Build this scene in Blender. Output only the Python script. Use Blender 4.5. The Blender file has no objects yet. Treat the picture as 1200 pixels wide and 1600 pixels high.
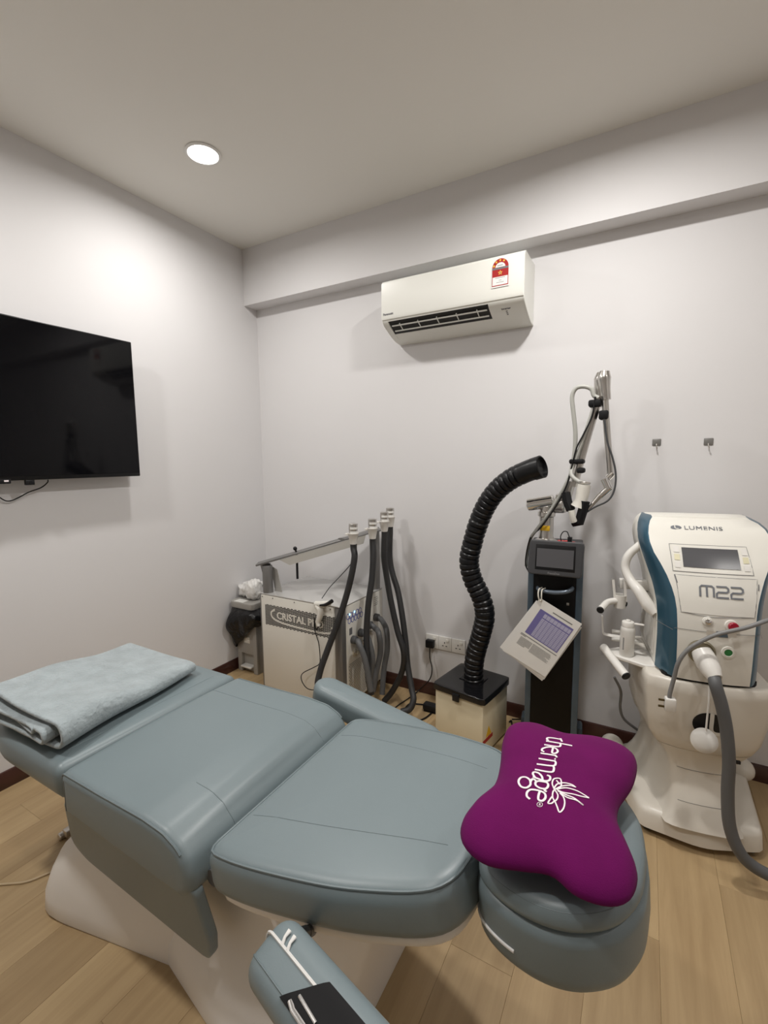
import bpy, bmesh, math, random
from mathutils import Vector, Matrix, noise as mnoise
from mathutils.bvhtree import BVHTree

S = bpy.context.scene
COL = S.collection
random.seed(7)

# ------------------------------------------------------------------ camera
CAM_POS = Vector((0.0, 0.0, 1.47))
YAW, PITCH, ROLL, FPX = 0.5174839, 0.1143006, 0.0089836, 717.865
_fw = Vector((-math.sin(YAW) * math.cos(PITCH), math.cos(YAW) * math.cos(PITCH), -math.sin(PITCH)))
_rt0 = Vector((math.cos(YAW), math.sin(YAW), 0))
_dn0 = _fw.cross(_rt0)
_rt = _rt0 * math.cos(ROLL) + _dn0 * math.sin(ROLL)
_dn = -_rt0 * math.sin(ROLL) + _dn0 * math.cos(ROLL)
cam_data = bpy.data.cameras.new('camera')
cam_data.sensor_fit = 'VERTICAL'
cam_data.sensor_height = 36.0
cam_data.lens = FPX / 1600.0 * 36.0
cam_data.clip_start = 0.02
cam = bpy.data.objects.new('camera', cam_data)
COL.objects.link(cam)
cm = Matrix.Identity(4)
for i in range(3):
    cm[i][0] = _rt[i]; cm[i][1] = -_dn[i]; cm[i][2] = -_fw[i]; cm[i][3] = CAM_POS[i]
cam.matrix_world = cm
S.camera = cam

# ------------------------------------------------------------------ world, exposure
w = bpy.data.worlds.new('world'); S.world = w
w.use_nodes = True
w.node_tree.nodes['Background'].inputs[0].default_value = (0.55, 0.56, 0.6, 1)
w.node_tree.nodes['Background'].inputs[1].default_value = 0.3
S.view_settings.view_transform = 'Standard'
S.view_settings.look = 'None'
S.view_settings.gamma = 1.0
S.view_settings.use_curve_mapping = False
S.view_settings.exposure = 0.0
LAMP_SPREAD = 170
LAMP_SPOTS = [(-1.872, 1.61, 12.0), (-0.22, 1.61, 22.0), (-1.872, 0.15, 19.0), (-0.22, 0.15, 9.0), (1.25, 1.0, 6.0)]   # x, y, watts

# ------------------------------------------------------------------ room numbers (metres)
LX, BY, CH = -2.471, 2.529, 2.898            # left wall, back wall, ceiling
RX, FY = 1.90, -2.40                         # right wall and the wall behind the viewer
BMY, BMZ = 2.412, 2.531                      # beam under the ceiling


def ray(u, v):
    return _rt * ((u - 600) / FPX) + _dn * ((v - 800) / FPX) + _fw

def PX(u, v, x=None, y=None, z=None):
    """point of the place seen at (u, v) of the photo, at a known x, y or z"""
    r = ray(u, v)
    if x is not None: t = (x - CAM_POS.x) / r.x
    elif y is not None: t = (y - CAM_POS.y) / r.y
    else: t = (z - CAM_POS.z) / r.z
    return CAM_POS + r * t

# ------------------------------------------------------------------ materials
MATS = {}
def mat(name, col, rough=0.5, metal=0.0, noise=None, bump=None, emit=None, spec=0.5, coat=0.0, alpha=1.0, trans=0.0, sheen=0.0):
    if name in MATS: return MATS[name]
    m = bpy.data.materials.new(name); m.use_nodes = True
    nt = m.node_tree; b = nt.nodes['Principled BSDF']
    b.inputs['Base Color'].default_value = (*col, 1)
    b.inputs['Roughness'].default_value = rough
    b.inputs['Metallic'].default_value = metal
    b.inputs['Specular IOR Level'].default_value = spec
    b.inputs['Coat Weight'].default_value = coat
    b.inputs['Sheen Weight'].default_value = sheen
    b.inputs['Transmission Weight'].default_value = trans
    b.inputs['Alpha'].default_value = alpha
    tc = nt.nodes.new('ShaderNodeTexCoord')
    if noise is None: noise = (6.0, 0.04)
    n = nt.nodes.new('ShaderNodeTexNoise'); n.inputs['Scale'].default_value = noise[0]; n.inputs['Detail'].default_value = 4
    nt.links.new(tc.outputs['Object'], n.inputs['Vector'])
    mx = nt.nodes.new('ShaderNodeMix'); mx.data_type = 'RGBA'
    k = noise[1]
    mx.inputs[6].default_value = (*[max(0, c * (1 - k)) for c in col], 1)
    mx.inputs[7].default_value = (*[min(1, c * (1 + k)) for c in col], 1)
    nt.links.new(n.outputs['Fac'], mx.inputs[0])
    nt.links.new(mx.outputs[2], b.inputs['Base Color'])
    if bump:
        bn = nt.nodes.new('ShaderNodeTexNoise'); bn.inputs['Scale'].default_value = bump[0]; bn.inputs['Detail'].default_value = 3
        nt.links.new(tc.outputs['Object'], bn.inputs['Vector'])
        bp = nt.nodes.new('ShaderNodeBump'); bp.inputs['Strength'].default_value = bump[1]; bp.inputs['Distance'].default_value = bump[2] if len(bump) > 2 else 0.002
        nt.links.new(bn.outputs['Fac'], bp.inputs['Height'])
        nt.links.new(bp.outputs['Normal'], b.inputs['Normal'])
    if emit:
        b.inputs['Emission Color'].default_value = (*emit[0], 1)
        b.inputs['Emission Strength'].default_value = emit[1]
    MATS[name] = m
    return m

M_WALL = mat('wall_paint', (0.70, 0.69, 0.695), 0.75, noise=(1.3, 0.03), bump=(140, 0.10, 0.001))
M_CEIL = mat('ceiling_paint', (0.80, 0.79, 0.75), 0.85, noise=(1.0, 0.02))
M_SKIRT = mat('dark_wood', (0.05, 0.016, 0.011), 0.32, noise=(9, 0.35), coat=0.3)
M_LEATHER = mat('grey_leather', (0.175, 0.220, 0.236), 0.40, noise=(3, 0.06), bump=(420, 0.16, 0.0008), spec=0.6)
M_SEAM = mat('seam_leather', (0.155, 0.195, 0.21), 0.45)
M_WHITEPL = mat('white_plastic', (0.74, 0.72, 0.68), 0.35, noise=(2, 0.03))
M_BASE = mat('white_moulding', (0.84, 0.82, 0.79), 0.38, noise=(2, 0.02))
M_CREAM = mat('cream_plastic', (0.66, 0.62, 0.55), 0.34, noise=(3, 0.06))
M_OFFWHITE = mat('off_white_plastic', (0.75, 0.73, 0.67), 0.33, noise=(2, 0.02))
M_ACWHITE = mat('air_conditioner_white', (0.80, 0.80, 0.75), 0.36, noise=(2, 0.02))
M_BLACK = mat('black_plastic', (0.008, 0.008, 0.009), 0.35, spec=0.3)
M_BLACKMATT = mat('black_matt', (0.007, 0.007, 0.008), 0.65, spec=0.25)
M_SCREEN = mat('black_glass', (0.003, 0.003, 0.004), 0.06, spec=0.2)
M_GREYSCREEN = mat('grey_screen', (0.085, 0.085, 0.092), 0.25)
M_STEEL = mat('brushed_steel', (0.62, 0.60, 0.57), 0.28, 1.0, noise=(20, 0.08))
M_CHROME = mat('chrome', (0.78, 0.77, 0.75), 0.12, 1.0)
M_GREYMET = mat('grey_metal', (0.22, 0.215, 0.21), 0.42, 0.6)
M_DARKGREY = mat('dark_grey_plastic', (0.045, 0.046, 0.05), 0.5)
M_HOSE = mat('dark_grey_hose', (0.022, 0.022, 0.023), 0.55, bump=(300, 0.3, 0.001))
M_HOSELT = mat('grey_hose', (0.095, 0.097, 0.10), 0.5)
M_CABLE = mat('grey_cable', (0.20, 0.20, 0.20), 0.45)
M_BLUE = mat('petrol_blue_shell', (0.035, 0.105, 0.16), 0.3, 0.35, coat=0.3)
M_SLATE = mat('slate_blue_frame', (0.075, 0.11, 0.145), 0.4, 0.2)
M_PURPLE = mat('purple_plush', (0.118, 0.0035, 0.078), 0.9, noise=(14, 0.18), bump=(500, 0.3, 0.001), sheen=0.03, spec=0.12)
M_PRINT = mat('white_print', (0.85, 0.78, 0.80), 0.7)
M_FLEECE = mat('grey_fleece', (0.335, 0.385, 0.405), 0.95, noise=(16, 0.30), bump=(70, 0.9, 0.006), sheen=0.3)
M_PAPER = mat('white_paper', (0.78, 0.77, 0.74), 0.55)
M_PAPERPURPLE = mat('purple_print', (0.16, 0.145, 0.36), 0.6)
M_PAPERLILAC = mat('lilac_print', (0.45, 0.44, 0.60), 0.6)
M_INK = mat('grey_ink', (0.16, 0.16, 0.17), 0.6)
M_LOGO = mat('grey_logo', (0.17, 0.18, 0.20), 0.4)
M_RED = mat('red_print', (0.36, 0.012, 0.012), 0.45)
M_YELLOW = mat('yellow_print', (0.85, 0.55, 0.06), 0.5)
M_GOLD = mat('gold_print', (0.85, 0.42, 0.05), 0.5)
M_GREEN = mat('green_button', (0.02, 0.17, 0.04), 0.4)
M_LED = mat('blue_led', (0.2, 0.5, 0.9), 0.4, emit=((0.35, 0.7, 1.0), 2.2))
M_HEX = mat('violet_blue_print', (0.10, 0.13, 0.45), 0.4)
M_BAG = mat('black_bin_bag', (0.007, 0.007, 0.008), 0.25, bump=(30, 0.8, 0.012), spec=0.4)
M_CLEARBAG = mat('white_thin_bag', (0.72, 0.71, 0.69), 0.3, bump=(45, 0.8, 0.008))
M_BIN = mat('grey_bin_plastic', (0.36, 0.345, 0.32), 0.5)
M_BEIGE = mat('beige_painted_metal', (0.70, 0.63, 0.46), 0.42, noise=(5, 0.03))
M_DARKVOID = mat('dark_recess', (0.012, 0.011, 0.010), 0.6)
M_HOOK = mat('grey_hook', (0.25, 0.245, 0.235), 0.4, 0.5)
M_BEIGECABLE = mat('beige_cable', (0.55, 0.43, 0.27), 0.5)
M_ZIP = mat('white_zip', (0.75, 0.74, 0.72), 0.5)
M_AMBER = mat('amber_sticker', (0.75, 0.45, 0.02), 0.5)
M_FLOORBASE = mat('floor_joint', (0.20, 0.135, 0.075), 0.7)

def wood_material():
    m = bpy.data.materials.new('oak_vinyl_plank'); m.use_nodes = True
    nt = m.node_tree; b = nt.nodes['Principled BSDF']
    tc = nt.nodes.new('ShaderNodeTexCoord'); oi = nt.nodes.new('ShaderNodeObjectInfo')
    ad = nt.nodes.new('ShaderNodeVectorMath'); ad.operation = 'ADD'
    mu = nt.nodes.new('ShaderNodeMath'); mu.operation = 'MULTIPLY'; mu.inputs[1].default_value = 37.0
    nt.links.new(oi.outputs['Random'], mu.inputs[0])
    nt.links.new(tc.outputs['Object'], ad.inputs[0]); nt.links.new(mu.outputs[0], ad.inputs[1])
    mp = nt.nodes.new('ShaderNodeMapping'); mp.inputs['Scale'].default_value = (26, 1.6, 1)
    nt.links.new(ad.outputs[0], mp.inputs[0])
    n1 = nt.nodes.new('ShaderNodeTexNoise'); n1.inputs['Scale'].default_value = 1.0; n1.inputs['Detail'].default_value = 6; n1.inputs['Roughness'].default_value = 0.65
    n1.inputs['Distortion'].default_value = 0.6
    nt.links.new(mp.outputs[0], n1.inputs['Vector'])
    mp2 = nt.nodes.new('ShaderNodeMapping'); mp2.inputs['Scale'].default_value = (7, 0.9, 1)
    nt.links.new(ad.outputs[0], mp2.inputs[0])
    n2 = nt.nodes.new('ShaderNodeTexNoise'); n2.inputs['Scale'].default_value = 1.0; n2.inputs['Detail'].default_value = 3
    nt.links.new(mp2.outputs[0], n2.inputs['Vector'])
    r = nt.nodes.new('ShaderNodeValToRGB')
    r.color_ramp.elements[0].position = 0.28; r.color_ramp.elements[0].color = (0.305, 0.202, 0.100, 1)
    r.color_ramp.elements[1].position = 0.75; r.color_ramp.elements[1].color = (0.53, 0.388, 0.215, 1)
    mx = nt.nodes.new('ShaderNodeMix'); mx.data_type = 'FLOAT'; mx.inputs[0].default_value = 0.5
    nt.links.new(n1.outputs['Fac'], mx.inputs[2]); nt.links.new(n2.outputs['Fac'], mx.inputs[3])
    nt.links.new(mx.outputs[0], r.inputs[0])
    hs = nt.nodes.new('ShaderNodeHueSaturation')
    mr = nt.nodes.new('ShaderNodeMapRange'); mr.inputs[3].default_value = 0.94; mr.inputs[4].default_value = 1.06
    nt.links.new(oi.outputs['Random'], mr.inputs[0]); nt.links.new(mr.outputs[0], hs.inputs['Value'])
    nt.links.new(r.outputs[0], hs.inputs['Color']); nt.links.new(hs.outputs[0], b.inputs['Base Color'])
    b.inputs['Roughness'].default_value = 0.42
    bp = nt.nodes.new('ShaderNodeBump'); bp.inputs['Strength'].default_value = 0.08; bp.inputs['Distance'].default_value = 0.001
    nt.links.new(n1.outputs['Fac'], bp.inputs['Height']); nt.links.new(bp.outputs[0], b.inputs['Normal'])
    return m
M_WOOD = wood_material()

# ------------------------------------------------------------------ object helpers
def thing(name, label, cat, loc=(0, 0, 0), rotz=0.0, group=None):
    o = bpy.data.objects.new(name, None); COL.objects.link(o)
    o.location = loc; o.rotation_euler = (0, 0, rotz)
    o.empty_display_size = 0.05
    o['label'] = label; o['category'] = cat
    if group: o['group'] = group
    return o

def world_of(o):
    m = Matrix.Identity(4)
    while o is not None:
        m = (Matrix.Translation(o.location) @ o.rotation_euler.to_matrix().to_4x4()) @ m
        o = o.parent
    return m

def obj(name, bm, m, parent=None, world=False, sharp=35, label=None, bev=None, sub=0, solid=None):
    """link a bmesh as one mesh object; world=True: the coordinates are world ones"""
    if world and parent is not None:
        bmesh.ops.transform(bm, matrix=world_of(parent).inverted(), verts=bm.verts)
    bmesh.ops.remove_doubles(bm, verts=bm.verts, dist=1e-6)
    bmesh.ops.recalc_face_normals(bm, faces=bm.faces)
    me = bpy.data.meshes.new(name); bm.to_mesh(me); bm.free()
    for p in me.polygons: p.use_smooth = True
    try: me.set_sharp_from_angle(angle=math.radians(sharp))
    except Exception: pass
    o = bpy.data.objects.new(name, me); COL.objects.link(o)
    if isinstance(m, (list, tuple)):
        for x in m: me.materials.append(x)
    else: me.materials.append(m)
    if parent is not None: o.parent = parent
    if label: o['label'] = label
    if bev:
        md = o.modifiers.new('bevel', 'BEVEL'); md.width = bev; md.segments = 2; md.limit_method = 'ANGLE'; md.angle_limit = math.radians(40)
    if solid:
        md = o.modifiers.new('solid', 'SOLIDIFY'); md.thickness = solid; md.offset = 0
    if sub:
        md = o.modifiers.new('sub', 'SUBSURF'); md.levels = sub; md.render_levels = sub
    return o

def tag(o, label, cat, group=None):
    o['label'] = label; o['category'] = cat
    if group: o['group'] = group
    return o

def struct(name, bm, m, parent=None, **k):
    o = obj(name, bm, m, parent, **k)
    if parent is None: o['kind'] = 'structure'
    return o

def B(): return bmesh.new()

def bx(bm, x0, x1, y0, y1, z0, z1, bevel=0.0, mtx=None, seg=2):
    r = bmesh.ops.create_cube(bm, size=1.0)
    vs = r['verts']
    for v in vs:
        v.co = Vector(((x0 + x1) / 2 + v.co.x * (x1 - x0), (y0 + y1) / 2 + v.co.y * (y1 - y0), (z0 + z1) / 2 + v.co.z * (z1 - z0)))
    if bevel > 0:
        es = list({e for v in vs for e in v.link_edges})
        rr = bmesh.ops.bevel(bm, geom=es, offset=bevel, segments=seg, profile=0.5, affect='EDGES')
        vs = list({v for v in rr['verts']} | {v for f in rr['faces'] for v in f.verts})
    if mtx is not None:
        bmesh.ops.transform(bm, matrix=mtx, verts=[v for v in vs if v.is_valid])
    return bm

def crom(pts, n=8, closed=False):
    """Catmull-Rom resampling"""
    P = [Vector(p) for p in pts]; out = []
    L = len(P)
    rng = L if closed else L - 1
    for i in range(rng):
        if closed: a, b, c, d = P[(i - 1) % L], P[i], P[(i + 1) % L], P[(i + 2) % L]
        else:
            b, c = P[i], P[i + 1]
            a = P[i - 1] if i > 0 else b + (b - c)
            d = P[i + 2] if i + 2 < L else c + (c - b)
        for k in range(n):
            t = k / n
            out.append(0.5 * ((2 * b) + (c - a) * t + (2 * a - 5 * b + 4 * c - d) * t * t + (3 * b - a - 3 * c + d) * t ** 3))
    if not closed: out.append(P[-1].copy())
    return out

def tube(bm, pts, r, seg=10, smooth=0, closed=False, caps=True, flat=1.0, up=None):
    """sweep a circle along points; r may be a number, a list or f(s in 0..1)"""
    P = crom(pts, smooth, closed) if smooth else [Vector(p) for p in pts]
    n = len(P)
    if callable(r): R = [r(i / max(1, n - 1)) for i in range(n)]
    elif isinstance(r, (list, tuple)):
        R = []
        for i in range(n):
            t = i / max(1, n - 1) * (len(r) - 1); k = min(int(t), len(r) - 2); fr = t - k
            R.append(r[k] * (1 - fr) + r[k + 1] * fr)
    else: R = [r] * n
    rings = []; N = None
    for i in range(n):
        if closed: T = (P[(i + 1) % n] - P[i - 1])
        else: T = P[min(i + 1, n - 1)] - P[max(i - 1, 0)]
        if T.length < 1e-9: T = Vector((0, 0, 1))
        T.normalize()
        if N is None:
            h = Vector(up) if up else (Vector((0, 0, 1)) if abs(T.z) < 0.9 else Vector((1, 0, 0)))
            N = (h - T * h.dot(T)).normalized()
        else:
            N = N - T * N.dot(T)
            N = N.normalized() if N.length > 1e-6 else T.orthogonal().normalized()
        Bn = T.cross(N)
        rings.append([bm.verts.new(P[i] + (N * math.cos(a) * flat + Bn * math.sin(a)) * R[i]) for a in [2 * math.pi * k / seg for k in range(seg)]])
    m = n if closed else n - 1
    for i in range(m):
        A, C = rings[i], rings[(i + 1) % n]
        for k in range(seg):
            bm.faces.new((A[k], A[(k + 1) % seg], C[(k + 1) % seg], C[k]))
    if caps and not closed:
        bm.faces.new(rings[0][::-1]); bm.faces.new(rings[-1])
    return bm

def lathe(bm, prof, seg=20, mtx=None):
    """revolve (r, h) about local z"""
    rings = []
    for r, h in prof:
        rings.append([bm.verts.new((r * math.cos(2 * math.pi * k / seg), r * math.sin(2 * math.pi * k / seg), h)) for k in range(seg)] if r > 1e-6 else [bm.verts.new((0, 0, h))])
    for A, C in zip(rings, rings[1:]):
        for k in range(seg):
            k2 = (k + 1) % seg
            if len(A) == 1 and len(C) == 1: continue
            if len(A) == 1: bm.faces.new((A[0], C[k], C[k2]))
            elif len(C) == 1: bm.faces.new((A[k], A[k2], C[0]))
            else: bm.faces.new((A[k], A[k2], C[k2], C[k]))
    if len(rings[0]) > 1: bm.faces.new(rings[0][::-1])
    if len(rings[-1]) > 1: bm.faces.new(rings[-1])
    vs = [v for r in rings for v in r]
    if mtx is not None: bmesh.ops.transform(bm, matrix=mtx, verts=vs)
    return bm

def axis_mtx(p, d, up=(0, 0, 1)):
    """matrix whose z runs along d from p"""
    z = Vector(d).normalized(); u = Vector(up)
    if abs(z.dot(u)) > 0.98: u = Vector((1, 0, 0))
    x = u.cross(z).normalized(); y = z.cross(x)
    m = Matrix.Identity(4)
    for i in range(3): m[i][0] = x[i]; m[i][1] = y[i]; m[i][2] = z[i]; m[i][3] = p[i]
    return m

def cyl(bm, a, b, r, seg=18, bevel=0.0, r2=None):
    a, b = Vector(a), Vector(b); L = (b - a).length; r2 = r if r2 is None else r2
    e = min(bevel, L / 3)
    pr = [(max(r - e, 1e-4), 0), (r, e), (r2, L - e), (max(r2 - e, 1e-4), L)] if e > 0 else [(r, 0), (r2, L)]
    return lathe(bm, pr, seg, axis_mtx(a, b - a))

def rpoly(pts, rad, seg=6):
    """polygon with rounded corners (2D); rad a number or list"""
    n = len(pts); out = []
    R = rad if isinstance(rad, (list, tuple)) else [rad] * n
    for i in range(n):
        p = Vector(pts[i]); a = Vector(pts[i - 1]); c = Vector(pts[(i + 1) % n])
        r = R[i]
        if r <= 0: out.append(p); continue
        da, dc = (a - p), (c - p)
        la, lc = da.length, dc.length
        da.normalize(); dc.normalize()
        ang = math.acos(max(-1, min(1, da.dot(dc))))
        d = min(r / max(math.tan(ang / 2), 1e-4), la * 0.49, lc * 0.49)
        A, C = p + da * d, p + dc * d
        for k in range(seg + 1):
            t = k / seg
            out.append(A * (1 - t) ** 2 + p * 2 * t * (1 - t) + C * t * t)
    return out

def resample(P, n):
    P = [Vector(p) for p in P]; L = [0]
    for i in range(len(P)): L.append(L[-1] + (P[(i + 1) % len(P)] - P[i]).length)
    out = []; j = 0
    for k in range(n):
        s = L[-1] * k / n
        while L[j + 1] < s: j += 1
        t = (s - L[j]) / max(L[j + 1] - L[j], 1e-9)
        out.append(P[j].lerp(P[(j + 1) % len(P)], t))
    return out

def area2(P):
    return sum(P[i - 1].x * P[i].y - P[i].x * P[i - 1].y for i in range(len(P))) / 2

def inset(P, d):
    n = len(P); out = []
    for i in range(n):
        t = (P[(i + 1) % n] - P[i - 1])
        nn = Vector((-t.y, t.x)).normalized()      # inward for CCW
        out.append(P[i] + nn * d)
    return out

def puff(bm, poly, h0, h1, rt=0.02, rb=0.02, crown=0.0, n=72, f=None, seg=4, rings=(0.9, 0.7, 0.4)):
    """upholstered slab: outline poly, bottom h0, top h1, rounded rims, domed top; f maps (a, b, h) to 3D"""
    P = [Vector(p) for p in poly]
    if area2(P) < 0: P.reverse()
    P = resample(P, n)
    f = f or (lambda a, b, h: Vector((a, b, h)))
    c = sum(P, Vector((0, 0))) / n
    R = []
    for k in range(seg + 1):
        t = math.pi / 2 * k / seg
        R.append((inset(P, rb * (1 - math.sin(t))), h0 + rb * (1 - math.cos(t))))
    for k in range(seg + 1):
        t = math.pi / 2 * k / seg
        R.append((inset(P, rt * (1 - math.cos(t))), h1 - rt + rt * math.sin(t)))
    last = R[-1][0]
    for s in rings:
        R.append(([c + (p - c) * s for p in last], h1 + crown * (1 - s ** 2.4)))
    V = [[bm.verts.new(f(p.x, p.y, h)) for p in Q] for Q, h in R]
    for A, C in zip(V, V[1:]):
        for k in range(n): bm.faces.new((A[k], A[(k + 1) % n], C[(k + 1) % n], C[k]))
    t = bm.verts.new(f(c.x, c.y, h1 + crown))
    for k in range(n): bm.faces.new((V[-1][k], V[-1][(k + 1) % n], t))
    bm.faces.new(V[0][::-1])
    return bm

def prism(bm, poly, h0, h1, f=None):
    f = f or (lambda a, b, h: Vector((a, b, h)))
    A = [bm.verts.new(f(p[0], p[1], h0)) for p in poly]; C = [bm.verts.new(f(p[0], p[1], h1)) for p in poly]
    n = len(poly)
    for k in range(n): bm.faces.new((A[k], A[(k + 1) % n], C[(k + 1) % n], C[k]))
    bm.faces.new(A[::-1]); bm.faces.new(C)
    return bm

def loft(bm, rings, cap=True):
    V = [[bm.verts.new(p) for p in r] for r in rings]; n = len(V[0])
    for A, C in zip(V, V[1:]):
        for k in range(n): bm.faces.new((A[k], A[(k + 1) % n], C[(k + 1) % n], C[k]))
    if cap: bm.faces.new(V[0][::-1]); bm.faces.new(V[-1])
    return bm

def ribbon(bm, pts, wd, normal, th=0.0008, closed=False, smooth=0):
    """flat printed stroke along 3D points lying on a surface with the given normal"""
    P = crom(pts, smooth, closed) if smooth else [Vector(p) for p in pts]
    n = len(P); V = []
    for i in range(n):
        T = (P[(i + 1) % n] - P[i - 1]) if closed else P[min(i + 1, n - 1)] - P[max(i - 1, 0)]
        N = Vector(normal[i]) if isinstance(normal, list) else Vector(normal)
        s = T.cross(N).normalized() * wd / 2
        V.append([bm.verts.new(P[i] - s), bm.verts.new(P[i] + s), bm.verts.new(P[i] + s + N * th), bm.verts.new(P[i] - s + N * th)])
    for i in range(n if closed else n - 1):
        A, C = V[i], V[(i + 1) % n]
        for k in range(4): bm.faces.new((A[k], A[(k + 1) % 4], C[(k + 1) % 4], C[k]))
    if not closed: bm.faces.new(V[0][::-1]); bm.faces.new(V[-1])
    return bm

def text_bm(body, size, mtx, extrude=0.0006, sx=1.0, space=1.0, bold=0.0, align='CENTER'):
    c = bpy.data.curves.new('lettering', 'FONT'); c.body = body; c.size = size; c.extrude = extrude
    c.align_x = align; c.align_y = 'CENTER'; c.space_character = space; c.offset = bold; c.resolution_u = 3
    o = bpy.data.objects.new('lettering', c)
    me = bpy.data.meshes.new_from_object(o)
    bm = bmesh.new(); bm.from_mesh(me)
    bpy.data.objects.remove(o); bpy.data.curves.remove(c); bpy.data.meshes.remove(me)
    bmesh.ops.transform(bm, matrix=mtx @ Matrix.Diagonal((sx, 1, 1, 1)), verts=bm.verts)
    return bm

def plane_mtx(p, right, up):
    """local x = right, y = up, z = out of the face"""
    x = Vector(right).normalized(); y = Vector(up); y = (y - x * y.dot(x)).normalized(); z = x.cross(y)
    m = Matrix.Identity(4)
    for i in range(3): m[i][0] = x[i]; m[i][1] = y[i]; m[i][2] = z[i]; m[i][3] = p[i]
    return m

def drop(bvh, x, y, z0=2.0, lift=0.0):
    """the point of a surface straight below (x, y)"""
    h = bvh.ray_cast(Vector((x, y, z0)), Vector((0, 0, -1)))
    return None if h[0] is None else h[0] + Vector((0, 0, lift))
def bvh_of(o):
    m = world_of(o); me = o.data
    return BVHTree.FromPolygons([m @ v.co for v in me.vertices], [tuple(p.vertices) for p in me.polygons])
def top_seam(o, pts, r=0.0013):
    t = bvh_of(o); P = [drop(t, x, y, 2.0, -0.0003) for x, y in pts]; P = [p for p in P if p is not None]
    b = B(); tube(b, P, r, 6); return obj('seam', b, M_SEAM, o, True, sharp=80)

# ================================================================== the room
b = B(); bx(b, LX - 0.12, RX + 0.12, FY - 0.12, BY + 0.12, -0.12, -0.004)
floor = struct('floor', b, M_FLOORBASE)
pw, plen = 0.184, 1.22
cols = int(math.ceil((RX - LX) / pw))
shared = {}
for i in range(cols):
    x0 = LX + i * pw; x1 = min(x0 + pw, RX)
    off = (i * 0.37) % 1.0 * plen
    y = FY - off
    while y < BY:
        a0, a1 = max(y, FY), min(y + plen, BY)
        if a1 - a0 > 0.02:
            key = (round(x1 - x0, 3), round(a1 - a0, 3))
            if key not in shared:
                q = B(); bx(q, -(x1 - x0) / 2 + 0.0002, (x1 - x0) / 2 - 0.0002, -(a1 - a0) / 2 + 0.0002, (a1 - a0) / 2 - 0.0002, -0.0045, 0.0, 0.0005, seg=1)
                o = obj('plank', q, M_WOOD, floor); shared[key] = o.data
            else:
                o = bpy.data.objects.new('plank', shared[key]); COL.objects.link(o); o.parent = floor
            o.location = ((x0 + x1) / 2, (a0 + a1) / 2, 0)
        y += plen
b = B(); bx(b, LX - 0.12, RX + 0.12, FY - 0.12, BY + 0.12, CH, CH + 0.12)
struct('ceiling', b, M_CEIL)
b = B(); bx(b, LX - 0.12, LX, FY - 0.12, BY + 0.12, -0.1, CH); struct('wall_left', b, M_WALL)
b = B(); bx(b, LX, RX, BY, BY + 0.12, -0.1, CH); struct('wall_back', b, M_WALL)
b = B(); bx(b, RX, RX + 0.12, FY - 0.12, BY + 0.12, -0.1, CH); struct('wall_right', b, M_WALL)
b = B(); bx(b, LX, RX, FY - 0.12, FY, -0.1, CH); struct('wall_front', b, M_WALL)
b = B(); bx(b, LX, RX, BMY, BY, BMZ, CH); struct('trim_1', b, M_WALL)
def skirting(name, f, L):
    prof = [(0, 0), (0.016, 0), (0.016, 0.050), (0.012, 0.058), (0.012, 0.064), (0.007, 0.074), (0, 0.076)]
    q = B(); prism(q, prof, 0, L, f); struct(name, q, M_SKIRT)
skirting('baseboard_back', lambda a, h, l: Vector((LX + l, BY - a, h)), RX - LX)
skirting('baseboard_left', lambda a, h, l: Vector((LX + a, FY + l, h)), BY - FY - 0.016)
skirting('baseboard_right', lambda a, h, l: Vector((RX - a, FY + l, h)), BY - FY - 0.016)

# ------------------------------------------------------------------ ceiling downlights
M_GLOW = mat('lit_diffuser', (0.9, 0.9, 0.88), 0.5, emit=((1.0, 0.97, 0.92), 14.0))
M_RIM = mat('white_lamp_rim', (0.8, 0.8, 0.78), 0.4)
lamp_labels = ['round recessed ceiling downlight above the television corner',
               'recessed ceiling downlight above the air conditioner side', 'recessed ceiling downlight over the foot of the treatment bed',
               'recessed ceiling downlight over the head of the treatment bed', 'recessed ceiling downlight near the right wall']
for (lx, ly, lw_), lb in zip(LAMP_SPOTS, lamp_labels):
    t = thing('downlight', lb, 'ceiling light', (lx, ly, CH), 0, 'recessed ceiling downlights')
    q = B(); lathe(q, [(0.068, -0.001), (0.080, -0.0015), (0.082, -0.004), (0.078, -0.007), (0.069, -0.008), (0.067, -0.004), (0.068, -0.001)], 40); obj('rim', q, M_RIM, t)
    q = B(); lathe(q, [(0.066, -0.001), (0.067, -0.004), (0.0, -0.0055)], 40); obj('diffuser', q, M_GLOW, t)
    l = bpy.data.lights.new('downlight_lamp', 'AREA'); l.shape = 'DISK'; l.size = 0.13; l.energy = lw_; l.color = (1.0, 0.972, 0.935)
    l.spread = math.radians(LAMP_SPREAD)
    lo = bpy.data.objects.new('downlight_lamp', l); COL.objects.link(lo); lo.parent = t; lo.location = (0, 0, -0.010)

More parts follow.
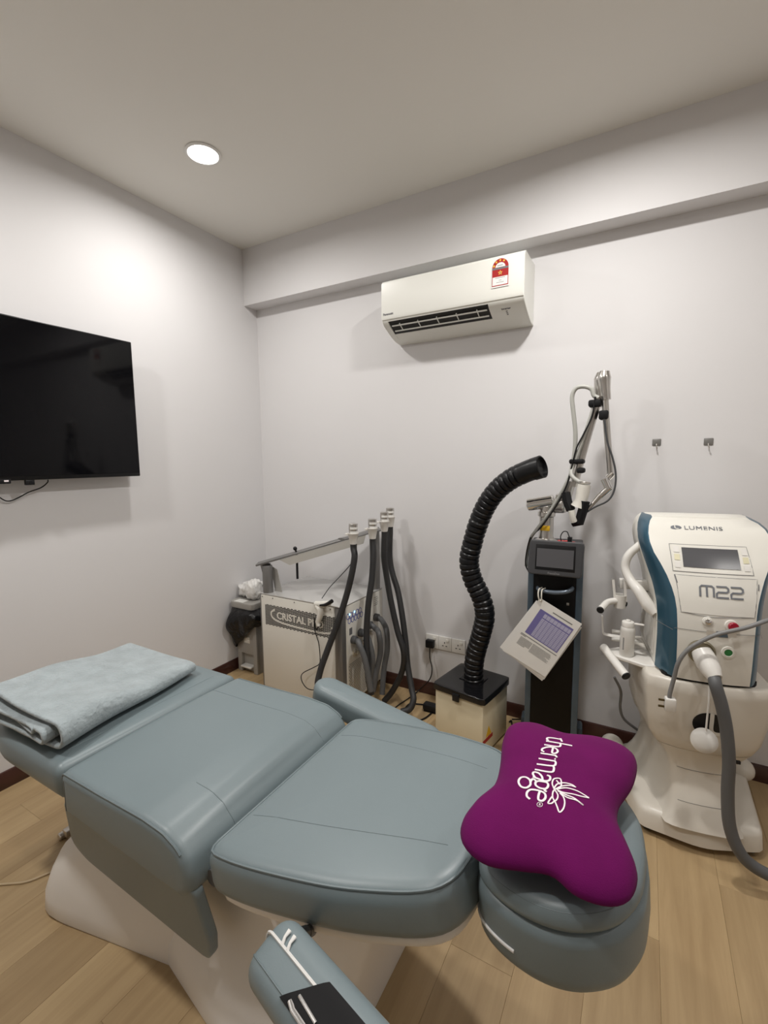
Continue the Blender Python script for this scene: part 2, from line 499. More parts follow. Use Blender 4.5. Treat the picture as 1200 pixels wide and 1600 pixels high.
# ------------------------------------------------------------------ television
TVX = -2.380
t = thing('television', 'large black flat television mounted on the left wall', 'television', (LX, 0.92, 1.74))
b = B(); bx(b, TVX - 0.025, TVX, 0.300, 1.518, 1.392, 2.092, 0.004); tv = obj('housing', b, M_BLACK, t, True)
b = B(); bx(b, TVX - 0.001, TVX + 0.0015, 0.306, 1.512, 1.410, 2.086); obj('screen', b, M_SCREEN, t, True)
b = B(); bx(b, TVX - 0.02, TVX + 0.003, 0.62, 0.93, 1.380, 1.400, 0.003); chin = obj('chin', b, M_BLACKMATT, t, True)
b = B(); bx(b, TVX + 0.003, TVX + 0.0036, 0.905, 0.921, 1.3885, 1.3955); obj('maker_mark', b, M_PRINT, t, True)
b = B(); bx(b, TVX - 0.018, TVX - 0.001, 0.985, 1.020, 1.370, 1.393, 0.002); bx(b, TVX - 0.001, TVX + 0.0004, 1.000, 1.010, 1.375, 1.386); obj('receiver', b, M_BLACK, t, True)
b = B(); bx(b, LX + 0.001, TVX - 0.02, 0.62, 1.22, 1.55, 1.95, 0.004); obj('wall_bracket', b, M_BLACKMATT, t, True)
b = B()
tube(b, [PX(75, 750, x=-2.41), PX(74, 754, x=-2.42), PX(64, 762, x=-2.44), PX(45, 769, x=-2.445), PX(28, 778, x=-2.45), PX(14, 783, x=-2.455), PX(2, 779, x=-2.455), PX(-20, 762, x=-2.45), PX(-60, 740, x=-2.45)], 0.0027, 8, 5)
tag(obj('television_cable', b, M_BLACK), 'thin black cable drooping below the television', 'cable')

# ------------------------------------------------------------------ air conditioner
AX0, AX1 = -1.318, -0.542
t = thing('air_conditioner', 'white wall mounted split air conditioner with an energy label', 'air conditioner', ((AX0 + AX1) / 2, BY, 2.15))
def ac_sec(x, notch=False):
    front = [(0.0, 2.446), (0.196, 2.446), (0.214, 2.437), (0.220, 2.42), (0.222, 2.25), (0.216, 2.232)]
    if not notch: low = [(0.212, 2.224), (0.195, 2.208), (0.150, 2.186), (0.110, 2.168)]
    else: low = [(0.212, 2.226), (0.190, 2.260), (0.120, 2.250), (0.128, 2.176)]
    low += [(0.060, 2.152), (0.0, 2.146)]
    return [Vector((x, BY - d, z)) for d, z in front + low]
b = B()
ss0, ss1 = AX0 + 0.035, AX0 + 0.600
loft(b, [ac_sec(AX0 + 0.006), ac_sec(ss0)]); loft(b, [ac_sec(ss1), ac_sec(AX1 - 0.006)])
loft(b, [ac_sec(ss0, True), ac_sec(ss1, True)], cap=False)
obj('body', b, M_ACWHITE, t, True, sharp=30)
for xa, xb in ((AX0, AX0 + 0.010), (AX1 - 0.010, AX1)):
    b = B(); loft(b, [ac_sec(xa), ac_sec(xb)]); obj('end_cap', b, M_ACWHITE, t, True, sharp=30, bev=0.003)
fp = [(0.2225, 2.428), (0.2235, 2.42), (0.2265, 2.25), (0.221, 2.236), (0.2165, 2.236), (0.2165, 2.43)]
b = B(); loft(b, [[Vector((x, BY - d, z)) for d, z in fp] for x in (AX0 + 0.002, AX1 - 0.002)]); pan = obj('front_panel', b, M_ACWHITE, t, True)
b = B(); loft(b, [[Vector((x, BY - d, z)) for d, z in [(0.209, 2.2275), (0.190, 2.259), (0.121, 2.249), (0.1295, 2.178)]] for x in (ss0 + 0.001, ss1 - 0.001)], cap=False); obj('outlet_duct', b, M_DARKVOID, t, True)
for k in range(14):
    x = ss0 + 0.03 + k * 0.039
    b = B(); prism(b, [(0.195, 2.222), (0.185, 2.252), (0.140, 2.245), (0.150, 2.192)], x, x + 0.0025, lambda d, z, h: Vector((h, BY - d, z))); obj('air_vane', b, M_GREYMET, t, True)
for j, (d0, z0) in enumerate(((0.186, 2.2070), (0.150, 2.188))):
    b = B(); bx(b, ss0 + 0.012, ss1 - 0.012, BY - d0 - 0.0045, BY - d0 + 0.0045, z0 - 0.0025, z0 + 0.0025, 0.002)
    bmesh.ops.rotate(b, cent=Vector((0, BY - d0, z0)), matrix=Matrix.Rotation(math.radians(-18), 3, 'X'), verts=b.verts)
    lv = obj('louvre', b, M_ACWHITE, t, True)
for k in range(5):
    x = ss0 + 0.06 + k * 0.11
    b = B(); prism(b, [(0.196, 2.2100), (0.190, 2.218), (0.146, 2.198), (0.150, 2.188)], x, x + 0.004, lambda d, z, h: Vector((h, BY - d, z))); obj('louvre_arm', b, M_ACWHITE, t, True)
AF = BY - 0.2245
def on_ac(x, z): return Vector((x, BY - (0.2245 + (2.42 - z) * 0.0177), z))
q = text_bm('Panasonic', 0.016, plane_mtx(on_ac(AX0 + 0.045, 2.262), (1, 0, 0), (0, 0, 1)), bold=0.0004); obj('lettering', q, M_INK, t, True)
m = plane_mtx(Vector((AX1 - 0.095, BY - 0.180, 2.2010)), (1, 0, 0), (0, -0.9, 0.44)); m = m @ Matrix.Translation((0, 0, 0.0012))
q = text_bm('Inverter', 0.014, m, bold=0.0005); obj('lettering', q, M_INK, t, True)
# energy label, made of flat printed pieces
lab_c = AX1 - 0.113; lz0, lz1, lw = 2.296, 2.421, 0.0395
def lab(name, poly, mt, lift, par):
    q = B(); prism(q, poly, lift, lift + 0.0004, lambda a, z, h: on_ac(lab_c + a, z) + Vector((0, -0.0022 - h, 0))); return obj(name, q, mt, par, True)
def arch(wd, z0, zc, ry):
    return [(-wd, z0), (wd, z0)] + [(wd * math.cos(math.pi * k / 16), zc + ry * math.sin(math.pi * k / 16)) for k in range(17)]
zc = lz1 - 0.041
sheet = lab('energy_label', arch(lw + 0.003, lz0 - 0.006, zc, 0.044), M_PAPER, 0.0, t)
lab('red_field', arch(lw, lz0, zc, 0.041), M_RED, 0.0005, sheet)
lab('white_arc', [(0.024 * math.cos(math.pi * k / 12), zc + 0.002 + 0.021 * math.sin(math.pi * k / 12)) for k in range(13)], M_PAPER, 0.001, sheet)
lab('black_band', [(-lw, zc - 0.008), (lw, zc - 0.008), (lw, zc + 0.001), (-lw, zc + 0.001)], M_INK, 0.001, sheet)
lab('white_field', [(-lw + 0.003, lz0 + 0.004), (lw - 0.003, lz0 + 0.004), (lw - 0.003, lz0 + 0.042), (-lw + 0.003, lz0 + 0.042)], M_PAPER, 0.001, sheet)
def star(cx, cz, r): return [(cx + (r if k % 2 == 0 else r * 0.45) * math.sin(k * math.pi / 5), cz + (r if k % 2 == 0 else r * 0.45) * math.cos(k * math.pi / 5)) for k in range(10)]
for ang in (165, 128, 92, 58): lab('star', star(0.032 * math.cos(math.radians(ang)), zc + 0.002 + 0.031 * math.sin(math.radians(ang)), 0.0066), M_YELLOW, 0.0012, sheet)
lab('star', star(0, zc - 0.024, 0.0125), M_GOLD, 0.0012, sheet)
for k, (a, wd) in enumerate(((0.036, 0.024), (0.024, 0.007), (0.015, 0.018))): lab('print_line', [(-wd, lz0 + a), (wd, lz0 + a), (wd, lz0 + a + 0.002), (-wd, lz0 + a + 0.002)], M_CABLE, 0.0014, sheet)
lab('print_line', [(-0.015, zc + 0.008), (0.012, zc + 0.008), (0.012, zc + 0.011), (-0.015, zc + 0.011)], M_CABLE, 0.0014, sheet)
q = text_bm('4', 0.013, plane_mtx(on_ac(lab_c, zc - 0.025) + Vector((0, -0.0042, 0)), (1, 0, 0), (0, 0, 1)), extrude=0.0002, bold=0.0005); obj('lettering', q, M_INK, sheet, True)
for k in range(3):
    b = B(); bx(b, AX1 - 0.099, AX1 - 0.091, BY - 0.166 + k * 0.010, BY - 0.163 + k * 0.010, 2.190 - k * 0.005, 2.1935 - k * 0.005); obj('indicator', b, M_GREYMET, t, True)

# ------------------------------------------------------------------ wall sockets, hooks
sock_labels = ['white wall socket with a black plug in it', 'empty middle wall socket of the row of three', 'empty wall socket nearest the black corrugated hose']
for k in range(3):
    cx = -1.1015 + k * 0.0862; cz = 0.348
    s = thing('wall_socket', sock_labels[k], 'wall socket', (cx, BY, cz), 0, 'white wall sockets in a row')
    b = B(); bx(b, -0.0427, 0.0427, -0.010, 0, -0.043, 0.043, 0.003); obj('plate', b, M_WHITEPL, s)
    b = B(); bx(b, 0.008, 0.026, -0.0135, -0.009, 0.012, 0.030, 0.001); obj('switch', b, M_OFFWHITE, s)
    for px, pz, w2, h2 in ((-0.002, 0.006, 0.0025, 0.005), (-0.013, -0.014, 0.005, 0.0025), (0.010, -0.014, 0.005, 0.0025)):
        b = B(); bx(b, px - w2, px + w2, -0.0105, -0.009, pz - h2, pz + h2); obj('pin_hole', b, M_DARKVOID, s)
p = thing('power_plug', 'black three-pin plug with its cable in the wall socket', 'plug', (-1.105, BY - 0.0135, 0.338))
b = B(); bx(b, -0.026, 0.026, -0.032, 0.002, -0.024, 0.026, 0.007); obj('body', b, M_BLACK, p)
b = B(); tube(b, [Vector((-1.103, BY - 0.035, 0.318)), Vector((-1.10, BY - 0.045, 0.26)), PX(675, 1045, y=BY - 0.05), PX(671, 1062, y=BY - 0.06), PX(655, 1078, z=0.02), PX(640, 1090, z=0.006), PX(622, 1102, z=0.006), PX(612, 1112, z=0.006), PX(600, 1130, z=0.006)], 0.0035, 8, 6)
obj('cable', b, M_BLACK, p, True)
for u, v, lb in ((1026, 691, 'small square grey adhesive wall hook nearer the articulated arm'), (1107, 690, 'small square grey adhesive wall hook above the white console')):
    c = PX(u, v, y=BY)
    s = thing('wall_hook', lb, 'hook', (c.x, BY, c.z), 0, 'grey adhesive wall hooks')
    b = B(); bx(b, -0.0175, 0.0175, -0.004, 0, -0.0155, 0.0155, 0.0025); obj('plate', b, M_HOOK, s)
    b = B(); tube(b, [(0, -0.004, -0.008), (0, -0.007, -0.016), (0.001, -0.008, -0.026), (0.002, -0.016, -0.030), (0.002, -0.020, -0.024)], 0.0028, 8, 4); obj('peg', b, M_STEEL, s)

# ================================================================== treatment bed
BC = 0.915
bed = thing('treatment_bed', 'grey-blue leather electric treatment bed on a white moulded base', 'treatment bed', (-1.0, BC, 0))

# ---- moulded base: foot lobe and pedestal
def sq_ring(x0, x1, y0, y1, z, rad, n=64, dz=None):
    P = resample(rpoly([(x0, y0), (x1, y0), (x1, y1), (x0, y1)], rad, 8), n)
    return [Vector((p.x, p.y, z + (dz(p.x) if dz else 0))) for p in P]
def ring_pts(pts, rad, z, n=72):
    P = [Vector(p) for p in rpoly(pts, rad, 6)]
    if area2(P) < 0: P.reverse()
    xl = min(p.x for p in P); k = min(range(len(P)), key=lambda i: abs(P[i].x - xl) * 3 + abs(P[i].y - BC))
    P = P[k:] + P[:k]
    return [Vector((p.x, p.y, z)) for p in resample(P, n)]
def lobe(z, xl, yn, xr, yw, r):
    h, hw = BC - yn, BC - yw
    return ring_pts([(xl, BC), (xl, BC - h), (xr, BC - hw), (xr, BC + hw), (xl, BC + h)], [0, r, 0.02, 0.02, r], z)
b = B()
loft(b, [lobe(0.0, -1.705, 0.595, -1.10, 0.725, 0.12), lobe(0.012, -1.715, 0.588, -1.10, 0.722, 0.12), lobe(0.06, -1.712, 0.592, -1.10, 0.722, 0.12), lobe(0.12, -1.70, 0.606, -1.09, 0.724, 0.13),
         lobe(0.19, -1.665, 0.632, -1.08, 0.73, 0.14), lobe(0.26, -1.60, 0.665, -1.07, 0.735, 0.14), lobe(0.32, -1.50, 0.705, -1.06, 0.745, 0.12), lobe(0.35, -1.42, 0.745, -1.06, 0.765, 0.09)])
base = obj('base', b, M_BASE, bed, True, sharp=60)
def ped(z, xl, ylw, xr, yr, r):
    return ring_pts([(xl, BC), (xl, ylw), (xr, yr), (xr, 2 * BC - yr), (xl, 2 * BC - ylw)], [0, 0.03, r, r, 0.03], z)
b = B()
loft(b, [ped(0.0, -1.165, 0.718, -0.565, 0.60, 0.06), ped(0.015, -1.165, 0.715, -0.56, 0.595, 0.06), ped(0.07, -1.16, 0.717, -0.555, 0.602, 0.06), ped(0.13, -1.14, 0.724, -0.545, 0.632, 0.06),
         ped(0.19, -1.10, 0.735, -0.53, 0.675, 0.05), ped(0.25, -1.06, 0.742, -0.515, 0.705, 0.04), ped(0.33, -1.03, 0.745, -0.495, 0.722, 0.03), ped(0.45, -1.00, 0.745, -0.46, 0.728, 0.02), ped(0.515, -0.99, 0.745, -0.44, 0.73, 0.02)])
obj('pedestal', b, M_BASE, bed, True, sharp=60)

# ---- foot section
fp = rpoly([(-1.965, 0.590), (-1.408, 0.590), (-1.408, 2 * BC - 0.580), (-1.965, 2 * BC - 0.580)], [0.24, 0.02, 0.02, 0.24], 10)
tl = math.tan(math.radians(0.5))
def F_foot(a, c, h): return Vector((a, c, h + (a + 1.4) * tl))
b = B(); puff(b, fp, 0.490, 0.606, 0.030, 0.05, 0.010, 96, F_foot); foot = obj('foot_cushion', b, M_LEATHER, bed, True, sharp=70)
ins = inset(resample(fp if area2([Vector(p) for p in fp]) > 0 else fp[::-1], 90), 0.012)
b = B(); tube(b, [F_foot(p.x, p.y, 0.5955) for p in ins], 0.0026, 6, closed=True); obj('seam', b, M_SEAM, foot, True)
top_seam(foot, [(-1.475, 0.64 + k * 0.0275) for k in range(21)])
# metal bracket and foot rail under the foot section
b = B(); bx(b, -1.78, -1.30, 0.80, 0.84, 0.44, 0.49, 0.004); bx(b, -1.78, -1.30, 0.99, 1.03, 0.44, 0.49, 0.004); obj('support_rail', b, M_STEEL, bed, True)
b = B(); bx(b, -1.93, -1.69, 0.86, 0.90, 0.030, 0.055, 0.004); bx(b, -1.90, -1.69, 0.815, 0.845, 0.022, 0.038, 0.004); bx(b, -1.915, -1.885, 0.80, 0.90, 0.018, 0.045, 0.004); cyl(b, (-1.925, 0.79, 0.014), (-1.925, 0.82, 0.014), 0.014, 14, 0.003)
obj('castor', b, M_STEEL, bed, True)

# ---- seat section: profile in x-z, extruded across
sp = rpoly([(-1.395, 0.475), (-0.885, 0.462), (-0.850, 0.490), (-0.848, 0.530), (-0.862, 0.566), (-0.893, 0.594), (-0.94, 0.612), (-1.02, 0.617), (-1.20, 0.610), (-1.395, 0.606)], [0.015, 0.02, 0.02, 0.02, 0.03, 0.04, 0.05, 0.1, 0.1, 0.022], 8)
Y0, Y1 = 0.588, 2 * BC - 0.588
b = B()
P = [Vector(p) for p in sp]
if area2(P) < 0: P.reverse()
P = resample(P, 96)
rr = 0.024; rings = []
for k in range(6):
    t = math.pi / 2 * k / 5
    rings.append([Vector((p.x, Y0 + rr * (1 - math.sin(t)), p.y)) for p in inset(P, rr * (1 - math.cos(t)))][::1])
rings = rings[::-1]
# near end first, then straight run, then far end
near = [[Vector((p.x, Y0 + rr * (1 - math.sin(math.pi / 2 * k / 5)), p.y)) for p in inset(P, rr * (1 - math.sin(math.pi / 2 * (1 - 0)) * math.cos(math.pi / 2 * (1 - k / 5))))] for k in range(6)]
near = []
for k in range(6):
    t = math.pi / 2 * k / 5
    near.append([Vector((p.x, Y0 + rr * (1 - math.sin(t)) - 0.0, p.y)) for p in inset(P, rr * (1 - math.cos(t)))])
near = near[::-1]                                   # inset end face ... outer rim
far = [[Vector((p.x, 2 * BC - p.y, p.z)) for p in r] for r in near[::-1]]
mid = []
for k in range(1, 8):
    y = Y0 + rr + (Y1 - Y0 - 2 * rr) * k / 8
    s = math.sin(math.pi * k / 8)
    mid.append([Vector((p.x, y, p.y + (0.008 * s if p.y > 0.59 else 0))) for p in P])
loft(b, near + mid + far)
seat = obj('seat_cushion', b, M_LEATHER, bed, True, sharp=70)
top = [p for p in inset(P, 0.006) if p.y > 0.575 and p.x < -0.84]
top.sort(key=lambda p: p.x)
for yy in (Y0 + 0.006, Y1 - 0.006):
    b = B(); tube(b, [Vector((p.x, yy, p.y)) for p in top], 0.0030, 6); obj('seam', b, M_SEAM, seat, True)
edge_top = sorted([p for p in P if p.y > 0.56 and -1.38 < p.x], key=lambda p: p.x)
for yy, xm in ((0.735, -1.0), (2 * BC - 0.72, -1.4)):
    xe = -0.845; top_seam(seat, [(xm + (xe - xm) * k / 30, yy) for k in range(31)])
# side skirts
for sgn in (-1, 1):
    sk = rpoly([(-1.402, 0.51), (-1.462, 0.325), (-1.40, 0.285), (-0.925, 0.252), (-0.870, 0.250), (-0.846, 0.335), (-0.850, 0.500), (-0.98, 0.51)], [0.01, 0.08, 0.1, 0.03, 0.03, 0.05, 0.01, 0.01], 6)
    b = B(); puff(b, sk, 0.0, 0.030, 0.008, 0.008, 0.0, 80, lambda a, z, h, sgn=sgn: Vector((a, BC + sgn * (BC - 0.586 - (0.545 - z) * 0.205 - (0.030 - h)), z)))
    obj('side_skirt', b, M_LEATHER, bed, True, sharp=70)

# ---- back section, raised a little towards the head
TH = math.radians(10.4); BX0, BZ0 = -0.822, 0.596
cT, sT = math.cos(TH), math.sin(TH)
def F_back(a, c, h):            # a along the bed from the hinge, c across from the middle, h above the rim plane
    return Vector((BX0 + a * cT - h * sT, BC + c, BZ0 + a * sT + h * cT))
hw = [(0.0, 0.268), (0.005, 0.292), (0.020, 0.306), (0.050, 0.312), (0.12, 0.313), (0.22, 0.306), (0.34, 0.292), (0.43, 0.272), (0.51, 0.246), (0.556, 0.212), (0.580, 0.15), (0.590, 0.0)]
half = [(p.x, p.y) for p in crom([Vector((a, c, 0)) for a, c in hw], 6)]
outl = [(a, -c) for a, c in half] + [(a, c) for a, c in half[::-1][1:]]
outl = rpoly(outl, 0.0) if False else outl
cen = [(a, c) for a, c in outl]
def round_hinge(o):
    P = [Vector(p) for p in o]
    return rpoly([(p.x, p.y) for p in P], [0.055 if i in (0, len(P) - 1) else 0 for i in range(len(P))], 7)
b = B(); puff(b, outl, -0.092, 0.012, 0.034, 0.028, 0.014, 120, F_back, 5, (0.93, 0.8, 0.6, 0.3)); back = obj('back_cushion', b, M_LEATHER, bed, True, sharp=70)
PB = [Vector(p) for p in outl]
if area2(PB) < 0: PB.reverse()
ri = inset(resample(PB, 110), 0.009)
b = B(); tube(b, [F_back(p.x, p.y, 0.0035) for p in ri], 0.0028, 6, closed=True); obj('seam', b, M_SEAM, back, True)
for s in (-1, 1):
    top_seam(back, [(BX0 + 0.015 + k * 0.025, BC + s * (0.185 - 0.055 * (k / 20) ** 1.6)) for k in range(21)])
tr = [(p.x, p.y) for p in inset(resample(PB, 100), 0.016)]
b = B(); puff(b, tr, -0.114, -0.090, 0.005, 0.012, 0, 100, F_back); obj('back_tray', b, M_BASE, bed, True, sharp=60)
b = B(); cyl(b, (-0.835, 0.64, 0.50), (-0.835, 1.19, 0.50), 0.02, 14); obj('hinge_bar', b, M_GREYMET, bed, True)

# ---- head section: body and pad
def F_head(a, c, h):
    t = math.radians(4); return Vector((-0.255 + a * math.cos(t) - h * math.sin(t), BC + c, 0.685 + a * math.sin(t) + h * math.cos(t)))
hw = [(0.0, 0.10), (0.022, 0.160), (0.075, 0.192), (0.140, 0.203), (0.200, 0.190), (0.255, 0.150), (0.288, 0.085), (0.298, 0.0)]
half = [(p.x, p.y) for p in crom([Vector((a, c, 0)) for a, c in hw], 6)]
ho = [(a, -c) for a, c in half] + [(a, c) for a, c in half[::-1][1:]]
b = B(); puff(b, ho, -0.125, -0.002, 0.022, 0.045, 0.0, 96, F_head, 6); hb = obj('headrest_body', b, M_LEATHER, bed, True, sharp=70)
PH = [Vector(p) for p in ho]
if area2(PH) < 0: PH.reverse()
hp = inset(resample(PH, 96), 0.004)
b = B(); puff(b, [(p.x, p.y) for p in hp], -0.004, 0.040, 0.028, 0.014, 0.008, 96, F_head, 5); hpad = obj('headrest_pad', b, M_LEATHER, bed, True, sharp=70)
b = B(); tube(b, [F_head(p.x, p.y, 0.0295) for p in inset(resample(PH, 96), 0.0130)], 0.0022, 6, closed=True); obj('seam', b, M_SEAM, hpad, True)
zl = [p for p in resample(PH, 200) if p.y < -0.09 and p.x < 0.105]
zl.sort(key=lambda p: p.x)
zl = inset(resample(PH, 200), -0.0005); zl = sorted([p for p in zl if -0.198 < p.y < -0.07 and p.x < 0.105], key=lambda p: p.x)
b = B(); tube(b, [F_head(p.x, p.y, -0.068) for p in zl], 0.0030, 6); obj('zip', b, M_ZIP, hb, True)

# ---- far armrest
def arm_poly(L, w):
    return [(w * math.sin(t) * 0.0 + (w - w * math.cos(t - math.pi / 2)) , w * math.sin(t - math.pi / 2)) for t in [math.pi * k / 14 for k in range(15)]][::1] 
def stadium(L, w, n=10):
    o = []
    for k in range(n + 1):
        t = math.pi / 2 + math.pi * k / n; o.append((w + w * math.cos(t), w * math.sin(t)))
    for k in range(n + 1):
        t = -math.pi / 2 + math.pi * k / n; o.append((L - w + w * math.cos(t), w * math.sin(t)))
    return o
ta = math.radians(-10)
def F_arm(a, c, h):
    return Vector((-1.052 + a * math.cos(ta) - h * math.sin(ta), 1.318 + c, 0.625 + a * math.sin(ta) + h * math.cos(ta)))
b = B(); puff(b, stadium(0.52, 0.056), -0.065, 0.025, 0.028, 0.025, 0.004, 80, F_arm, 5); fa = obj('armrest', b, M_LEATHER, bed, True, sharp=70, label='far grey leather armrest')
ins = inset(resample([Vector(p) for p in stadium(0.52, 0.056)], 80), 0.010)
b = B(); tube(b, [F_arm(p.x, p.y, 0.0160) for p in ins], 0.0018, 6, closed=True); obj('seam', b, M_SEAM, fa, True)
b = B(); tube(b, [(-0.62, 1.30, 0.50), (-0.64, 1.24, 0.47), (-0.68, 1.10, 0.46)], 0.014, 10); obj('armrest_bracket', b, M_BLACK, bed, True)
b = B(); bx(b, -0.93, -0.905, 1.225, 1.262, 0.50, 0.56, 0.003); obj('hinge_plate', b, M_CHROME, bed, True)

# ---- near armrest, folded down beside the bed
A0 = PX(444, 1508, y=0.515); A1 = PX(612, 1725, y=0.43)
ax = (A1 - A0).normalized()
hd = (-_rt * 0.66 + _dn * 0.60 - _fw * 1.15); hd = (hd - ax * hd.dot(ax)).normalized()
cd = hd.cross(ax)
if cd.dot(_fw) > 0: cd = -cd
def F_near(a, c, h): return A0 + ax * (a - 0.048) + cd * c + hd * h
b = B(); puff(b, stadium(0.36, 0.052), -0.052, 0.054, 0.034, 0.034, 0.0, 80, F_near, 7); na = obj('armrest', b, M_LEATHER, bed, True, sharp=70, label='near grey leather armrest with a white zip')
PS = resample([Vector(p) for p in stadium(0.36, 0.052)], 120)
if area2(PS) < 0: PS.reverse()
b = B(); tube(b, [F_near(p.x, p.y, 0.0250) for p in inset(PS, 0.0008)], 0.0020, 6, closed=True); obj('seam', b, M_SEAM, na, True)
zz = [p for p in inset(PS, -0.0006) if p.y > -0.025 and p.x < 0.20]
zz.sort(key=lambda p: math.atan2(0.05 - p.x, -p.y) * -1 if p.x < 0.05 else 10 + p.x)
zz.sort(key=lambda p: (p.y if p.x < 0.05 else 1 + p.x))
b = B(); tube(b, [F_near(p.x - (0.004 if p.x < 0.05 else 0), p.y, -0.012 + 0.030 * max(0, (0.050 - p.y) / 0.075) ** 1.3) for p in zz], 0.0026, 6); obj('zip', b, M_ZIP, na, True)
for k in range(2):
    a = 0.070 + k * 0.017
    b = B(); pts = [F_near(a, 0.0535, -0.013), F_near(a - 0.003, 0.0560, -0.022), F_near(a - 0.005, 0.0540, -0.033)]
    tube(b, pts, [0.0032, 0.0026, 0.0040], 8, flat=0.5); obj('zip_puller', b, M_ZIP, na, True)
def c_side(h, o_):
    q_ = max(0.0, abs(h) - 0.018); return 0.052 - 0.034 * (1 - math.sqrt(max(0.0, 1 - (q_ / 0.034) ** 2))) + o_
hs = [0.030 - 0.0065 * k for k in range(10)]
def strap_row(f_): return [F_near(f_(h), c_side(h, 0.0040), h) for h in hs] + [F_near(f_(h), c_side(h, -0.001), h) for h in hs[::-1]]
b = B(); loft(b, [strap_row(lambda h: 0.128 + (0.030 - h) * 1.05), strap_row(lambda h: 0.22 + (0.030 - h) * 0.4), strap_row(lambda h: 0.30), strap_row(lambda h: 0.345)]); obj('strap_cover', b, M_BLACKMATT, na, True, sharp=50)
b = B(); tube(b, [F_near(0.150, 0.055, 0.022), F_near(0.165, 0.056, 0.026), F_near(0.21, 0.055, 0.027)], 0.0042, 8, flat=0.5); obj('strap_buckle', b, M_CHROME, na, True)
b = B(); tube(b, [F_near(0.160, 0.056, 0.010), F_near(0.21, 0.056, 0.014)], 0.0025, 8); obj('strap_buckle', b, M_CHROME, na, True)
b = B(); tube(b, [PX(478, 1458, y=0.60), PX(488, 1452, y=0.66), PX(490, 1450, y=0.74)], 0.011, 10); tube(b, [F_near(0.035, 0.0, -0.045), PX(476, 1456, y=0.58), PX(480, 1458, y=0.62)], 0.010, 10); obj('armrest_bracket', b, M_BLACK, bed, True)

# ================================================================== folded blanket on the foot section
random.seed(3)
bl = thing('folded_blanket', 'folded soft grey fleece blanket lying on the bed foot', 'blanket', (-1.70, 0.90, 0.62))
BLR = math.radians(0)
def wob(x, y, k):
    q_ = 0.004 * math.sin(9 * y + 3.1 * k + 6 * x) + 0.003 * math.sin(21 * y - 11 * x + k)
    # a few creases running slantwise over the cloth
    for cx, cy, an, am, wd in ((-1.80, 0.80, 0.5, 0.010, 0.016), (-1.74, 0.76, 1.1, 0.008, 0.013), (-1.66, 0.86, 0.8, 0.008, 0.018), (-1.78, 0.92, 0.3, 0.007, 0.02), (-1.70, 1.00, 0.6, 0.005, 0.02), (-1.86, 0.74, 0.9, 0.009, 0.02)):
        d_ = (x - cx) * math.sin(an) + (y - cy) * math.cos(an); l_ = (x - cx) * math.cos(an) - (y - cy) * math.sin(an)
        q_ += am * math.exp(-(d_ / wd) ** 2) * math.exp(-(l_ / 0.07) ** 2)
    return q_
def U_layer(name, xl_b, xl_t, xr, zb, zt, y0, y1, k, th, skew):
    """one sheet folded over at its right edge; skew slides the left edges"""
    prof = []
    for i in range(17): prof.append((xl_b + (xr - xl_b) * i / 16, zb))
    R = (zt - zb) / 2
    for i in range(1, 8):
        t = -math.pi / 2 + math.pi * i / 8; prof.append((xr + R * 0.95 * math.cos(t), zb + R + R * math.sin(t)))
    for i in range(25): prof.append((xr + (xl_t - xr) * i / 24, zt))
    b = B(); V = []; NY = 60
    for j in range(NY + 1):
        t = j / NY; row = []
        for i, (x, z) in enumerate(prof):
            topside = i >= 20
            y = y0 + (y1 - y0) * t
            # the near edge of the upper sheet droops and curls a little
            e = max(0.0, 1 - t * 5.0)
            zz = ZB + (z - ZB) * (1.30 - 0.90 * t) + (wob(x, y, k) if topside else 0.15 * wob(x, y, k))
            if topside: zz -= 0.012 * e * (0.5 + 0.5 * math.sin(7 * x + k))
            xx = x + skew * (y - 0.9) + 0.006 * math.sin(14 * y + k)
            row.append(b.verts.new((xx, y + 0.012 * math.sin(8 * x + k * 2) * (1 - t) , zz)))
        V.append(row)
    for A, C in zip(V, V[1:]):
        for i in range(len(prof) - 1): b.faces.new((A[i], A[i + 1], C[i + 1], C[i]))
    return obj(name, b, M_FLEECE, bl, True, sharp=180, solid=th, sub=1)
ZB = 0.6245
U_layer('outer_fold', -1.935, -1.945, -1.530, ZB + 0.004, ZB + 0.072, 0.618, 1.165, 0, 0.0125, -0.17)
U_layer('middle_fold', -1.925, -1.925, -1.565, ZB + 0.019, ZB + 0.056, 0.585, 1.15, 1, 0.0125, -0.17)
U_layer('inner_fold', -1.92, -1.91, -1.60, ZB + 0.0335, ZB + 0.0455, 0.600, 1.14, 2, 0.008, -0.17)

# ================================================================== purple pillow on the headrest
pl = thing('neck_pillow', 'purple plush four-lobed pillow with white lettering on the headrest', 'pillow', (-0.125, 0.93, 0.735))
Z0 = 0.795
def pz(u, v, z=Z0): p = PX(u, v, z=z); return Vector((p.x, p.y))
oc = [pz(*q) for q in ((786, 1160), (800, 1141), (835, 1141), (880, 1157), (930, 1163), (972, 1176), (994, 1196), (990, 1230), (968, 1262), (966, 1290), (985, 1330), (997, 1365), (985, 1398), (950, 1405), (900, 1388), (862, 1358), (815, 1350), (760, 1340), (726, 1315), (720, 1285), (738, 1258), (770, 1232), (781, 1200))]
oc = [Vector((p.x, p.y, 0)) for p in oc]
oc = crom(oc, 5, True); oc2 = resample([Vector((p.x, p.y)) for p in oc], 120)
if area2(oc2) < 0: oc2.reverse()
cc = sum(oc2, Vector((0, 0))) / len(oc2)
b = B(); V = []
prof = [(0.0, -1.0), (0.35, -0.97), (0.62, -0.88), (0.82, -0.68), (0.93, -0.42), (0.985, -0.18), (1.0, 0.0), (0.985, 0.20), (0.94, 0.43), (0.86, 0.64), (0.72, 0.82), (0.54, 0.93), (0.3, 0.985), (0.0, 1.0)]
